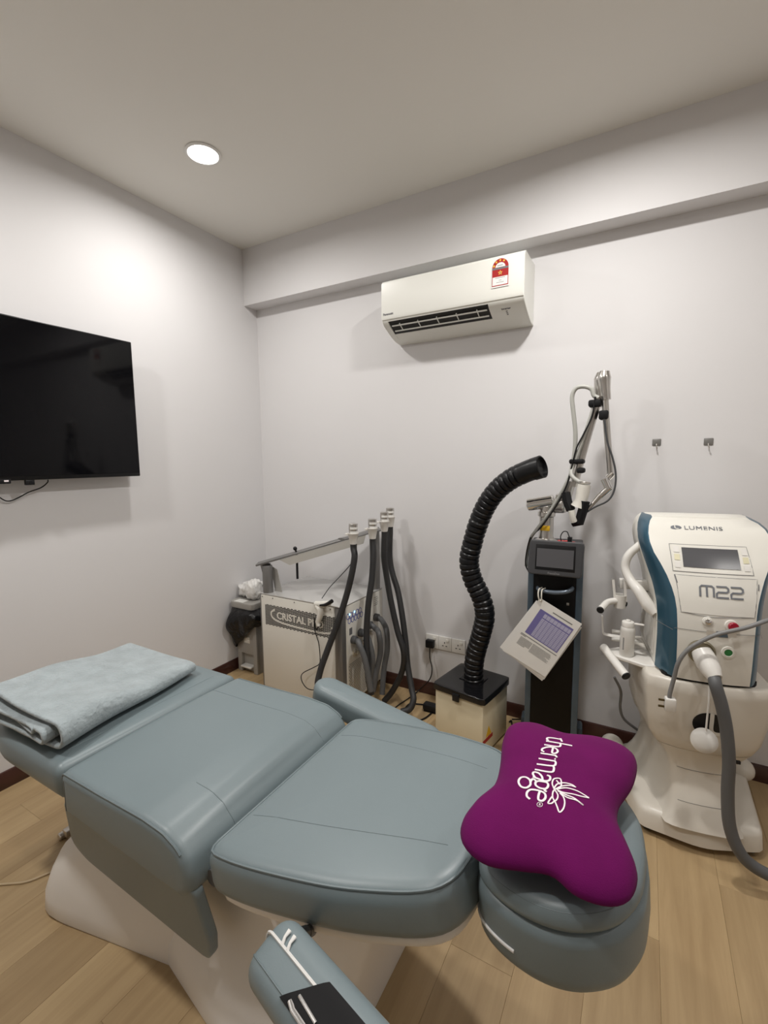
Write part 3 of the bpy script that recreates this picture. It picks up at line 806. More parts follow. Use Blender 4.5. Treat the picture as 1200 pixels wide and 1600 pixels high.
for s, hh in prof:
    row = []
    for i, p in enumerate(oc2):
        q = cc + (p - cc) * s
        far = (p - cc).length
        T = (0.043 if hh > 0 else 0.037) * (1.0 - 0.10 * s * s)
        tilt = 0.0
        row.append(Vector((q.x, q.y, Z0 + hh * T + 0.010 * (q.y - cc.y) / 0.18 * (1 if hh > -0.9 else 0.6))))
    V.append(row)
rows = V[1:-1]
vv = [[b.verts.new(p) for p in r] for r in rows]
n = len(oc2)
for A, C in zip(vv, vv[1:]):
    for k in range(n): b.faces.new((A[k], A[(k + 1) % n], C[(k + 1) % n], C[k]))
bo = b.verts.new(V[0][0]); to = b.verts.new(V[-1][0])
for k in range(n):
    b.faces.new((vv[0][(k + 1) % n], vv[0][k], bo)); b.faces.new((vv[-1][k], vv[-1][(k + 1) % n], to))
bmesh.ops.recalc_face_normals(b, faces=b.faces)
bvh = BVHTree.FromBMesh(b)
pill = obj('cushion', b, M_PURPLE, pl, True, sharp=180)
def on_pillow(cx, cy):
    d = ray(800 + cx / 9.23, 1130 + cy / 9.23).normalized()
    h = bvh.ray_cast(CAM_POS, d)
    return h[0], h[1]
def print_stroke(bm, pts, wd, smooth=5, closed=False):
    Q = crom([Vector((x, y, 0)) for x, y in pts], smooth, closed)
    P = []; N = []
    for q in Q:
        p, nn = on_pillow(q.x, q.y)
        if p is None: continue
        P.append(p + nn * 0.0006); N.append(nn)
    if len(P) > 1: ribbon(bm, P, wd, N, 0.0008, closed)
letters = [
    [[(528, 255), (503, 238), (520, 217), (600, 222), (712, 242)], [(700, 226), (708, 248), (722, 272)]],
    [[(490, 263), (680, 295), (868, 332)], [(690, 290), (700, 325), (660, 345), (465, 316)]],
    [[(592, 362), (578, 432), (628, 440), (660, 410), (625, 368), (530, 350), (445, 372), (432, 402), (465, 418)]],
    [[(412, 438), (640, 474)], [(608, 466), (635, 482), (645, 500)]],
    [[(385, 516), (632, 556)], [(612, 545), (630, 580), (590, 622), (358, 596)], [(590, 618), (605, 660), (565, 712), (330, 674)], [(612, 520), (630, 528)]],
    [[(505, 756), (548, 778), (540, 828), (470, 838), (300, 780)], [(440, 834), (432, 778), (385, 728), (322, 712), (302, 738), (330, 785)]],
    [[(420, 845), (500, 862), (522, 905), (490, 950), (410, 945), (345, 905), (342, 860), (380, 842), (425, 846)], [(362, 852), (305, 812), (270, 845), (262, 900), (205, 938), (130, 920), (95, 852), (125, 795), (195, 785), (255, 822), (268, 870)], [(482, 950), (470, 975), (500, 995)]],
    [[(258, 1102), (215, 1060), (220, 1000), (275, 965), (390, 980), (470, 1020), (482, 1080), (440, 1125), (385, 1112), (380, 1060), (400, 990)]],
]
for L in letters:
    b = B()
    for s in L: print_stroke(b, s, 0.0041)
    obj('letter', b, M_PRINT, pill, True)
b = B()
for s in ([(360, 1175), (375, 1152), (410, 1148), (438, 1168), (432, 1200), (400, 1212), (368, 1200), (360, 1175)], [(390, 1195), (395, 1165), (410, 1170), (400, 1182), (415, 1195)]): print_stroke(b, s, 0.0008)
obj('registered_mark', b, M_PRINT, pill, True)
b = B()
for s in ([(610, 960), (580, 880), (600, 815), (660, 800), (700, 815), (712, 870), (700, 925), (640, 955), (610, 960)], [(600, 950), (660, 880), (760, 868), (860, 892), (920, 932)], [(620, 960), (720, 915), (830, 905), (905, 925)],
          [(640, 960), (780, 940), (930, 980), (1040, 1040), (1110, 1085)], [(650, 970), (740, 1005), (880, 1030), (1000, 1062), (1110, 1085)], [(660, 985), (780, 1040), (900, 1090), (1030, 1190)], [(690, 1010), (800, 1080), (930, 1120), (1030, 1190)],
          [(615, 965), (660, 1040), (650, 1100), (615, 1125), (585, 1070), (590, 1000), (615, 965)], [(590, 1050), (545, 1110), (520, 1160), (570, 1162), (615, 1125)], [(615, 1125), (650, 1210), (685, 1290), (740, 1240), (760, 1150), (740, 1070), (690, 1015)],
          [(640, 830), (690, 890)]): print_stroke(b, s, 0.0026, 6)
obj('lotus_emblem', b, M_PRINT, pill, True)

# ================================================================== pedal bin in the corner
bn = thing('waste_bin', 'grey plastic pedal bin lined with a black bag in the corner', 'bin', (-2.34, 2.30, 0))
bx0, bx1, by0, by1 = -2.440, -2.255, 2.185, 2.40
b = B()
bx(b, bx0, bx1, by0 + 0.025, by1, 0.0, 0.385, 0.006)
bx(b, bx0, bx0 + 0.038, by0, by0 + 0.03, 0.0, 0.385, 0.004); bx(b, bx1 - 0.038, bx1, by0, by0 + 0.03, 0.0, 0.385, 0.004)
bx(b, bx0 + 0.03, bx1 - 0.03, by0, by0 + 0.03, 0.135, 0.385, 0.004)
obj('body', b, M_BIN, bn, True)
b = B(); bx(b, bx0 + 0.045, bx1 - 0.045, by0 - 0.02, by0 + 0.04, 0.040, 0.052, 0.003); obj('pedal', b, M_WHITEPL, bn, True)
b = B(); bx(b, bx0 + 0.07, bx1 - 0.06, by0 - 0.003, by0 + 0.001, 0.215, 0.26, 0.001); bx(b, bx0 + 0.082, bx0 + 0.092, by0 - 0.006, by0 - 0.002, 0.243, 0.253); bx(b, bx0 + 0.102, bx0 + 0.112, by0 - 0.006, by0 - 0.002, 0.225, 0.235); obj('latch_plate', b, M_OFFWHITE, bn, True)
rim = [(bx0 - 0.012, by0 - 0.045), (bx1 + 0.02, by0 - 0.045), (bx1 + 0.02, by1), (bx0 - 0.012, by1)]
b = B(); puff(b, rpoly(rim, 0.035), 0.470, 0.515, 0.008, 0.006, 0.0, 48); obj('rim', b, M_BIN, bn, True)
b = B(); bx(b, bx0 + 0.03, bx0 + 0.115, by0 - 0.040, by0 + 0.015, 0.5145, 0.5165, 0.0005); obj('sticker', b, M_PAPER, bn, True)
# bag folded over the rim, hanging in a loose bulge
random.seed(11)
b = B(); rings = []
lev = [(0.480, -0.004, 0), (0.466, 0.020, 0), (0.445, 0.045, 0), (0.42, 0.055, 0), (0.39, 0.062, 0), (0.36, 0.060, 0), (0.335, 0.050, 0), (0.31, 0.038, 0), (0.285, 0.022, 0), (0.265, 0.010, 0), (0.25, -0.010, 0)]
P = resample(rpoly([(bx0 - 0.012, by0 - 0.028), (bx1 + 0.012, by0 - 0.028), (bx1 + 0.012, by1), (bx0 - 0.012, by1)], 0.05), 60)
for j, (z, o_, _) in enumerate(lev):
    r = []
    for i, p in enumerate(P):
        k = 0.030 * mnoise.noise(Vector((p.x * 16, p.y * 16, z * 9))) + 0.016 * mnoise.noise(Vector((p.x * 40, p.y * 40 + 3, z * 24)))
        side = (p.x - bx0) / (bx1 - bx0)                 # hangs lower on the left
        zz = z + (z - 0.480) * (0.35 - 0.75 * max(0, min(1, side))) * (1.0 if j > 1 else 0)
        d = (p - Vector(((bx0 + bx1) / 2, (by0 + by1) / 2))).normalized() * (o_ + k * min(1, j / 2)) * (1.0 if p.x > bx0 + 0.03 else 0.6)
        x = max(p.x + d.x, LX + 0.006); y = min(p.y + d.y, BY - 0.02)
        r.append(Vector((x, y, zz)))
    rings.append(r)
loft(b, rings, cap=False); obj('bin_bag', b, M_BAG, bn, True, sharp=180, solid=0.002, sub=1)
# thin white bag and carton lying on top
cb = thing('plastic_bag', 'crumpled thin white plastic bag on top of the bin', 'bag', (-2.36, 2.27, 0.517))
b = B(); bmesh.ops.create_icosphere(b, subdivisions=4, radius=1.0)
for v in b.verts:
    n_ = v.co.copy(); k = 1 + 0.14 * math.sin(7 * n_.x + 5 * n_.z) * math.sin(6 * n_.y + 2) + 0.07 * math.sin(17 * n_.x + 13 * n_.y)
    x = n_.x * 0.095 * k; z = (n_.z * 0.055 * k) + 0.05 + 0.45 * max(0, x + 0.02)
    v.co = Vector((x - 0.02, n_.y * 0.07 * k, max(0.002, z)))
obj('sack', b, M_CLEARBAG, cb, sharp=180)
b = B(); bmesh.ops.create_icosphere(b, subdivisions=4, radius=1.0)
for v in b.verts:
    n_ = v.co.copy(); k = 1 + 0.10 * math.sin(9 * n_.x + 4 * n_.z) * math.sin(8 * n_.y + 1)
    f_ = 1.0 if n_.z > 0 else 1.12
    sx_ = math.copysign(abs(n_.x) ** 0.7, n_.x); sz_ = math.copysign(abs(n_.z) ** 0.8, n_.z)
    v.co = Vector((sx_ * 0.048 * k * f_ + 0.045, n_.y * 0.055 * k - 0.03, max(0.002, sz_ * 0.068 * k + 0.068)))
obj('knot', b, M_CLEARBAG, cb, sharp=180)

# ================================================================== white machine with four hose handpieces
KX0, KX1, KY0, KY1, KZ = -2.040, -1.432, 2.030, 2.485, 0.652
cr = thing('body_contouring_machine', 'white boxy body treatment machine with four hoses on a raised bar', 'machine', ((KX0 + KX1) / 2, (KY0 + KY1) / 2, 0))
b = B(); bx(b, KX0 + 0.004, KX1 - 0.004, KY0 + 0.004, KY1, 0.05, KZ - 0.004, 0.004); body = obj('cabinet', b, M_OFFWHITE, cr, True)
b = B(); bx(b, KX0 + 0.002, KX1 - 0.055, KY0 - 0.002, KY0 + 0.006, 0.055, KZ - 0.006, 0.0015); fpn = obj('front_panel', b, M_OFFWHITE, cr, True)
b = B(); bx(b, KX1 - 0.006, KX1 + 0.002, KY0 + 0.050, KY1 - 0.004, 0.055, KZ - 0.006, 0.0015); spn = obj('side_panel', b, M_OFFWHITE, cr, True)
b = B(); bx(b, KX1 - 0.052, KX1 - 0.001, KY0 - 0.001, KY0 + 0.048, 0.05, KZ - 0.002, 0.010); obj('corner_post', b, M_GREYMET, cr, True)
b = B(); bx(b, KX0 - 0.004, KX0 + 0.004, KY0 - 0.003, KY1, 0.05, KZ - 0.001, 0.001); obj('edge_trim', b, M_GREYMET, cr, True)
M_TOP = mat('brushed_lid', (0.58, 0.575, 0.56), 0.22, 0.35)
b = B(); bx(b, KX0 - 0.002, KX1 + 0.002, KY0 - 0.002, KY1, KZ - 0.003, KZ + 0.003, 0.0015); obj('lid', b, M_TOP, cr, True)
for x, y in ((KX0 + 0.06, KY0 + 0.06), (KX1 - 0.06, KY0 + 0.06), (KX0 + 0.06, KY1 - 0.06), (KX1 - 0.06, KY1 - 0.06)):
    b = B(); cyl(b, (x - 0.012, y, 0.026), (x + 0.012, y, 0.026), 0.026, 16, 0.003); bx(b, x - 0.018, x + 0.018, y - 0.018, y + 0.018, 0.040, 0.052); obj('castor', b, M_BLACK, cr, True)
# perforated grille with lettering on the front
gx0, gx1, gz0, gz1 = -2.005, -1.478, 0.462, 0.590
g_y = KY0 - 0.0022
b = B(); nx, nz = 38, 13
for i in range(nx):
    for j in range(nz):
        x = gx0 + (gx1 - gx0) * (i + 0.5) / nx; z = gz0 + (gz1 - gz0) * (j + 0.5 + (0.25 if i % 2 else -0.25)) / nz
        w_, h_ = 0.0076, 0.0046
        vs = [b.verts.new((x + a, g_y, z + c)) for a, c in ((-w_, -h_ * 0.4), (-w_ * 0.3, -h_ * 1.3), (w_, -h_ * 0.2), (w_ * 0.9, h_ * 1.0), (w_ * 0.1, h_ * 0.3), (-w_, h_ * 1.1))]
        b.faces.new(vs)
gr = obj('perforation', b, M_DARKVOID, fpn, True); gr['kind'] = 'stuff'
q = text_bm('CRISTAL PRO', 0.058, plane_mtx(Vector((-1.735, g_y - 0.0006, 0.530)), (1, 0, 0), (0, 0, 1)), bold=0.0016, sx=1.02); obj('lettering', q, M_OFFWHITE, fpn, True)
arc = [(-1.925, 0.566), (-1.955, 0.545), (-1.945, 0.512), (-1.88, 0.492), (-1.75, 0.484), (-1.62, 0.482), (-1.53, 0.488), (-1.495, 0.505), (-1.50, 0.53)]
b = B(); ribbon(b, [Vector((x, g_y - 0.0004, z)) for x, z in arc], 0.011, (0, -1, 0), 0.0006, smooth=6); obj('swoosh', b, M_OFFWHITE, fpn, True)
for x, z in ((KX0 + 0.015, KZ - 0.018), (KX0 + 0.10, KZ - 0.018), (KX0 + 0.27, KZ - 0.018), (KX1 - 0.075, KZ - 0.018)):
    b = B(); cyl(b, (x, KY0 - 0.0035, z), (x, KY0 - 0.001, z), 0.004, 10); obj('screw', b, M_GREYMET, fpn, True)
# right side: blue hexagon print, small display, lower perforation
sx_ = KX1 + 0.0023
for i in range(5):
    for j in range(2):
        y = 2.098 + i * 0.032 + (0.016 if j else 0) - 0.012; z = 0.585 - j * 0.030
        b = B(); h6 = [Vector((sx_, y + 0.0155 * math.cos(math.pi / 3 * k + math.pi / 6), z + 0.0165 * math.sin(math.pi / 3 * k + math.pi / 6))) for k in range(6)]
        ribbon(b, h6, 0.0045, (1, 0, 0), 0.0006, closed=True); obj('hexagon', b, M_HEX, spn, True)
for y, z in ((2.105, 0.592), (2.155, 0.594)):
    b = B(); lathe(b, [(0.007, 0), (0.006, 0.002), (0, 0.003)], 12, axis_mtx(Vector((sx_, y, z)), (1, 0, 0))); obj('indicator_light', b, M_LED, spn, True)
b = B(); bx(b, sx_ - 0.001, sx_ + 0.0006, 2.098, 2.128, 0.470, 0.510); bx(b, sx_, sx_ + 0.001, 2.106, 2.124, 0.476, 0.502); obj('data_port', b, M_INK, spn, True)
b = B()
for i in range(15):
    for j in range(22):
        y = 2.095 + i * 0.012 + (0.006 if j % 2 else 0); z = 0.075 + j * 0.0105
        vs = [b.verts.new((sx_, y + 0.0042 * math.cos(math.pi / 3 * k), z + 0.0042 * math.sin(math.pi / 3 * k))) for k in range(6)]; b.faces.new(vs)
gr = obj('perforation', b, M_INK, spn, True); gr['kind'] = 'stuff'
for k in range(5):
    b = B(); bx(b, sx_ - 0.0005, sx_ + 0.0005, 2.375, 2.375 + 0.045 + 0.006 * (k % 2), 0.565 + k * 0.012, 0.568 + k * 0.012); obj('print_line', b, M_CABLE, spn, True)
# posts and diagonal bar above the lid
b = B(); lathe(b, [(0.031, 0), (0.031, 0.165), (0.029, 0.17)], 24, Matrix.Translation((-2.008, 2.062, KZ + 0.003))); obj('post', b, M_GREYMET, cr, True)
b = B(); lathe(b, [(0.031, 0), (0.031, 0.375), (0.029, 0.38)], 24, Matrix.Translation((-1.462, 2.445, KZ + 0.003))); obj('post', b, M_GREYMET, cr, True)
b = B(); prism(b, [(0.0, 0.0), (0.012, 0.02), (0.035, 0.19), (-0.055, 0.19)], 0, 0.004, lambda a, z, h: Vector((-2.03 + a, 2.075 + h, KZ + 0.003 + z * 0.95))); obj('gusset', b, M_GREYMET, cr, True)
b = B(); prism(b, [(0.0, 0.0), (0.055, 0.0), (0.02, 0.14), (-0.035, 0.16)], 0, 0.004, lambda a, z, h: Vector((-1.985 + a, 2.10 + h, KZ + 0.003 + z))); obj('gusset', b, M_BIN, cr, True)
p0, p1 = Vector((-2.075, 2.045, 0.822)), Vector((-1.430, 2.455, 1.034))
d = (p1 - p0).normalized(); side = Vector((d.y, -d.x, 0)).normalized(); upv = side.cross(d)
def F_bar(a, c, h): return p0 + d * a + side * c + upv * h
L = (p1 - p0).length
b = B(); prism(b, [(0, -0.040), (L, -0.040), (L, 0.040), (0, 0.040)], 0.0, 0.012, F_bar); bar = obj('support_bar', b, M_GREYMET, cr, True, bev=0.003)
b = B(); prism(b, [(0.15, -0.002), (0.20, -0.050), (L - 0.12, -0.050), (L - 0.09, -0.002)], 0.026, 0.030, lambda a, h, c: F_bar(a, c + 0.008, h)); obj('bar_skirt', b, mat('light_steel', (0.55, 0.53, 0.49), 0.4, 0.3), cr, True)
kp = F_bar(0.255, 0.02, 0.012)
b = B(); cyl(b, F_bar(0.255, 0.0, 0.012), F_bar(0.255, 0.0, 0.026), 0.006, 10); bmesh.ops.create_uvsphere(b, u_segments=12, v_segments=8, radius=0.013, matrix=Matrix.Translation(F_bar(0.255, 0.0, 0.034))); cyl(b, F_bar(0.255, 0, 0) + Vector((0, 0, -0.002)), F_bar(0.255, 0, 0) + Vector((0, 0, -0.16)), 0.0075, 12); obj('clamp_screw', b, M_BLACK, cr, True)
# holder rail along the right side with cups
b = B(); tube(b, [Vector((-1.455, 2.075, 1.030)), Vector((-1.43, 2.20, 1.034)), Vector((-1.42, 2.32, 1.038)), Vector((-1.40, 2.43, 1.040))], 0.030, 10, 4, flat=0.22, up=(0, 0, 1)); obj('holder_rail', b, M_GREYMET, cr, True, sharp=50)
cups = [(552, 836, 2.085), (582, 828, 2.21), (600.5, 817, 2.31), (609.5, 810, 2.40)]
cup_c = []
for (u, v, y) in cups:
    c = PX(u, v, y=y); cup_c.append(c)
    b = B(); lathe(b, [(0.013, -0.052), (0.019, -0.050), (0.029, 0.006), (0.031, 0.008), (0.031, 0.012), (0.026, 0.012), (0.024, 0.004), (0.012, -0.045)], 10, Matrix.Translation(c)); k = obj('holder_cup', b, M_WHITEPL, cr, True)
    b = B(); bx(b, c.x - 0.045, c.x - 0.018, c.y - 0.018, c.y + 0.018, c.z - 0.002, c.z + 0.008, 0.002); obj('cup_tab', b, M_WHITEPL, k, True)
hlabels = ['white and steel hose handpiece in the cup nearest the viewer', 'white and steel hose handpiece in the second cup of the bar', 'white and steel hose handpiece in the third cup of the bar', 'white and steel hose handpiece in the cup nearest the back wall']
hosep = [
    [(554, 870, 2.075), (549, 900, 2.06), (540, 935, 2.045), (527, 975, 2.01), (512, 1015, 1.97), (500, 1050, 1.93), (497, 1075, 1.90), (510, 1100, 1.90), (540, 1105, 1.98)],
    [(583, 870, 2.195), (581, 905, 2.17), (576, 940, 2.14), (573, 980, 2.12), (573, 1020, 2.10), (575, 1055, 2.08), (580, 1085, 2.08)],
    [(600, 870, 2.30), (604, 900, 2.30), (611, 940, 2.29), (621, 985, 2.28), (631, 1020, 2.27), (628, 1050, 2.29), (613, 1080, 2.29), (600, 1104, 2.27)],
    [(609, 870, 2.39), (613, 895, 2.38), (622, 925, 2.36), (629, 965, 2.33), (634, 1005, 2.31), (637, 1040, 2.29), (643, 1075, 2.25), (646, 1093, 2.22), (640, 1108, 2.19), (627, 1112, 2.17)]]
for k in range(4):
    c = cup_c[k]
    t = thing('hose_handpiece', hlabels[k], 'handpiece', (c.x, c.y, c.z - 0.05), 0, 'hose handpieces in the cups')
    b = B(); lathe(b, [(0.011, -0.045), (0.0235, 0.010), (0.0235, 0.028), (0.0, 0.028)], 18, Matrix.Translation(c)); obj('collar', b, M_STEEL, t, True)
    b = B(); lathe(b, [(0.0235, 0.028), (0.0245, 0.030), (0.0245, 0.062), (0.022, 0.064), (0.0, 0.064)], 18, Matrix.Translation(c)); hd_ = obj('head', b, M_STEEL, t, True)
    for zz in (0.017, 0.040):
        b = B()
        ring = [Vector((c.x + 0.0252 * math.cos(a), c.y + 0.0252 * math.sin(a), c.z + zz)) for a in [math.radians(-100 + 13 * i) for i in range(13)]]
        ribbon(b, ring, 0.012, [Vector((p.x - c.x, p.y - c.y, 0)).normalized() for p in ring], 0.0008); obj('label_band', b, M_PAPER, hd_, True)
    pts = [c + Vector((0, 0, -0.042)), c + Vector((0, 0, -0.075))] + [PX(u, v, y=y) for u, v, y in hosep[k]]
    pts = [Vector((p.x, p.y, max(p.z, 0.022))) for p in pts]
    b = B(); tube(b, pts, 0.0175, 12, 6); obj('hose', b, M_HOSE, t, True, sharp=60)
# hose ends plugged into the right side of the cabinet
ends = [((2.130, 0.435), [(549, 996, 2.10), (560, 1003, 2.07), (570, 1030, 2.06), (580, 1080, 2.06)]), ((2.205, 0.452), [(565, 985, 2.17), (576, 1000, 2.14), (582, 1030, 2.13), (577, 1065, 2.13)]),
        ((2.300, 0.470), [(580, 975, 2.26), (592, 990, 2.22), (594, 1020, 2.22), (588, 1050, 2.20), (583, 1080, 2.18)]), ((2.385, 0.490), [(592, 970, 2.34), (604, 985, 2.32), (605, 1015, 2.31), (600, 1045, 2.30), (597, 1085, 2.26)])]
for (y, z), pp in ends:
    b = B(); cyl(b, (KX1, y, z), (KX1 + 0.030, y, z), 0.024, 18, 0.003); pts = [Vector((KX1 + 0.025, y, z)), Vector((KX1 + 0.055, y - 0.005, z - 0.012))] + [PX(u, v, y=yy) for u, v, yy in pp[1:]]
    pts = [Vector((p.x, p.y, max(p.z, 0.03))) for p in pts]
    tube(b, pts, 0.0165, 12, 6); obj('inlet_hose', b, M_HOSELT, cr, True, sharp=60)
for y, z in ((2.145, 0.36), (2.23, 0.385), (2.335, 0.41)):
    b = B(); cyl(b, (KX1, y, z), (KX1 + 0.02, y, z), 0.014, 12, 0.002); obj('connector', b, M_STEEL, cr, True)
b = B(); lathe(b, [(0.030, 0), (0.026, 0.010), (0.012, 0.014), (0.012, 0.030), (0, 0.032)], 14, axis_mtx(Vector((KX1, 2.155, 0.352)), (1, 0, 0))); obj('valve', b, mat('cream_valve', (0.62, 0.58, 0.48), 0.4), cr, True)
# hand scanner hanging on the front edge
t = thing('hand_scanner', 'pale grey hand scanner hooked on the white machine front edge', 'scanner', (-1.545, 2.02, 0.60))
c0 = PX(500, 945, y=2.015)
b = B(); tube(b, [PX(496, 947, y=2.02), PX(500, 952, y=2.012), PX(500, 962, y=2.008), PX(497, 972, y=2.006), PX(498, 978, y=2.005)], [0.020, 0.021, 0.018, 0.014, 0.012], 12, 4); obj('grip', b, M_OFFWHITE, t, True, sharp=60)
b = B(); tube(b, [PX(494, 944, y=2.025), PX(505, 944, y=2.01), PX(516, 942, y=2.0)], [0.018, 0.019, 0.013], 12, 4); obj('head', b, M_OFFWHITE, t, True, sharp=60)
b = B(); tube(b, [PX(500, 946, y=1.992), PX(509, 945, y=1.990), PX(519, 939, y=1.988)], [0.006, 0.010, 0.011], 10, 4); obj('window', b, M_BLACK, t, True, sharp=60)
b = B(); tube(b, [PX(498, 978, y=2.005), PX(494, 984, y=2.012), PX(491, 965, y=2.015), PX(492, 985, y=2.013), PX(498, 1005, y=2.013), PX(500, 1025, y=2.012), PX(499, 1037, y=2.01), PX(490, 1043, y=2.005), PX(473, 1052, y=1.995), PX(471, 1062, y=1.99), PX(478, 1074, y=1.985), PX(488, 1078, y=1.98), PX(500, 1076, y=1.97)], 0.0027, 8, 6); obj('cable', b, M_BLACK, t, True)
b = B(); tube(b, [PX(503, 935, y=2.06), PX(515, 918, y=2.08), PX(530, 902, y=2.08), PX(546, 884, y=2.075), PX(556, 868, y=2.07), PX(557, 850, y=2.07)], 0.0022, 8, 5); obj('cable', b, M_BLACK, t, True)

# ================================================================== smoke extractor: beige box with black corrugated hose
ex = thing('smoke_extractor', 'beige box with a black lid and tall corrugated black hose', 'smoke extractor', (-0.740, 2.215, 0), math.radians(-9.5))
b = B(); bx(b, -0.136, 0.136, -0.140, 0.140, 0.012, 0.297, 0.006); obj('cabinet', b, M_BEIGE, ex)
b = B(); puff(b, rpoly([(-0.148, -0.152), (0.148, -0.152), (0.148, 0.152), (-0.148, 0.152)], 0.022), 0.285, 0.318, 0.005, 0.003, 0.0, 56); lid = obj('lid', b, mat('black_gloss', (0.007, 0.007, 0.008), 0.12, spec=0.35, coat=0.15), ex)
b = B(); bx(b, -0.026, 0.012, -0.1585, -0.149, 0.262, 0.302, 0.003); obj('latch', b, M_BLACK, ex)
for x in (-0.11, 0.11):
    for y in (-0.11, 0.11):
        b = B(); cyl(b, (x, y, 0), (x, y, 0.014), 0.014, 12); obj('foot', b, M_BLACK, ex)
b = B(); prism(b, [(-0.03, 0.0), (0.03, 0.0), (0.0, 0.05)], 0, 0.0006, lambda a, z, h: Vector((0.1362 + h, -0.075 + a, 0.10 + z))); st = obj('warning_sticker', b, M_AMBER, ex)
b = B(); bx(b, 0.136, 0.1366, -0.135, -0.030, 0.075, 0.095); bx(b, 0.136, 0.1367, -0.085, -0.06, 0.098, 0.104); obj('warning_band', b, M_RED, ex)
b = B(); bx(b, -0.060, 0.062, -0.028, 0.062, 0.317, 0.323, 0.002); lathe(b, [(0.050, 0.323), (0.050, 0.350), (0.044, 0.352)], 20, Matrix.Translation((0.002, 0.012, 0))); obj('hose_collar', b, M_BLACK, ex)
hp = [PX(741, 1066, y=2.215), PX(740, 1046, y=2.215), PX(743, 1022, y=2.215), PX(752, 990, y=2.215), PX(757.5, 962, y=2.215), PX(752, 934, y=2.215), PX(738, 903, y=2.215), PX(733, 876, y=2.215), PX(738, 850, y=2.215), PX(746, 822, y=2.215), PX(758, 793, y=2.21), PX(775, 768, y=2.20), PX(798, 749, y=2.185), PX(825, 736, y=2.165), PX(844, 730, y=2.15)]
C = crom(hp, 24); LN = [0]
for i in range(1, len(C)): LN.append(LN[-1] + (C[i] - C[i - 1]).length)
nr = 46
def rr_(s):
    i = s * (len(C) - 1); k = int(i); l = LN[k] / LN[-1]
    if l > 0.93: return 0.0500
    ph = (l * nr) % 1.0
    return 0.0435 + 0.0070 * (1 if 0.20 < ph < 0.80 else (ph / 0.20 if ph < 0.20 else (1 - ph) / 0.20)) - 0.0
b = B(); tube(b, C, rr_, 20, 0); hz = obj('hose', b, mat('black_hose', (0.006, 0.006, 0.007), 0.32, spec=0.35), ex, True, sharp=28)
e0, e1 = C[-1], (C[-1] - C[-3]).normalized()
b = B(); lathe(b, [(0.046, 0.0), (0.052, -0.03), (0.052, 0.010), (0.046, 0.012), (0.044, 0.0), (0, 0.0)], 20, axis_mtx(e0, e1)); obj('nozzle', b, M_BLACK, ex, True)
# loose cables on the floor between the machines
b = B(); tube(b, [PX(632, 1108, z=0.008), PX(640, 1100, z=0.006), PX(652, 1100, z=0.005), PX(668, 1102, z=0.005), PX(680, 1104, z=0.006), PX(676, 1112, z=0.006), PX(664, 1122, z=0.006), PX(652, 1126, z=0.006), PX(640, 1128, z=0.006), PX(630, 1132, z=0.006)], 0.0045, 8, 6); tag(obj('floor_cable', b, M_BLACK), 'black cable looping on the floor beside the beige box', 'cable')
t = thing('power_adapter', 'black power adapter block lying on the floor by the beige box', 'adapter', tuple(PX(676, 1112, z=0.0)))
b = B(); bx(b, -0.055, 0.04, -0.025, 0.025, 0.0125, 0.045, 0.006); obj('block', b, M_BLACK, t)
b = B(); bx(b, -0.05, 0.035, -0.02, 0.02, 0.0, 0.013, 0.002); obj('base', b, M_BLACKMATT, t)
b = B(); tube(b, [PX(796, 1128, z=0.006), PX(799, 1126, z=0.006), PX(802, 1136, z=0.006), PX(817, 1137, z=0.006), PX(817, 1125, z=0.03), PX(800, 1124, z=0.02)], 0.004, 8, 3); tag(obj('floor_cable', b, M_BLACK), 'black cable loop on the floor at the foot of the laser column', 'cable')
b = B(); tube(b, [PX(-120, 1392, z=0.004), PX(0, 1382, z=0.004), PX(40, 1378, z=0.004), PX(72, 1366, z=0.004), PX(110, 1350, z=0.004)], 0.0035, 8, 5); tag(obj('bed_cable', b, M_BEIGECABLE), 'thin beige cable on the floor leading under the bed', 'cable')

# ================================================================== laser column with articulated arm
lc = thing('laser_column', 'tall slate and black laser column with a screen and jointed metal arm', 'laser machine', (-0.335, 2.30, 0))
TX0, TX1, TY0, TY1 = -0.452, -0.218, 2.150, 2.430
TC = Vector((-0.335, 2.15, 0)); TR = Matrix.Translation(TC) @ Matrix.Rotation(math.radians(7.5), 4, 'Z') @ Matrix.Translation(-TC)
def robj(name, bm, *a, **k):
    bmesh.ops.transform(bm, matrix=TR, verts=bm.verts); return obj(name, bm, *a, **k)
b = B(); bx(b, TX0 + 0.010, TX1 - 0.010, TY0 + 0.012, TY1, 0.06, 1.045, 0.006); robj('cabinet', b, M_DARKGREY, lc, True)
b = B(); bx(b, TX0 + 0.024, TX1 - 0.026, TY0 + 0.004, TY0 + 0.014, 0.05, 0.965, 0.003); robj('front_panel', b, mat('black_panel', (0.004, 0.004, 0.004), 0.35, spec=0.2), lc, True)
for xa, xb in ((TX0, TX0 + 0.026), (TX1 - 0.028, TX1)):
    b = B(); bx(b, xa, xb, TY0, TY1, 0.03, 1.05, 0.005); robj('side_frame', b, M_SLATE, lc, True)
b = B(); bx(b, TX0, TX1, TY0 + 0.06, TY1, 1.035, 1.065, 0.006); robj('top_cover', b, M_DARKGREY, lc, True)
for s, xx in ((-1, TX0 - 0.012), (1, TX1 + 0.012)):
    for yy in (TY0 + 0.03, TY1 - 0.05):
        b = B(); bx(b, xx - 0.020, xx + 0.020, yy - 0.04, yy + 0.04, 0.055, 0.125, 0.012); robj('wheel_cover', b, M_SLATE, lc, True)
        b = B(); cyl(b, (xx - 0.012, yy, 0.034), (xx + 0.012, yy, 0.034), 0.034, 18, 0.004); robj('wheel', b, M_BLACK, lc, True)
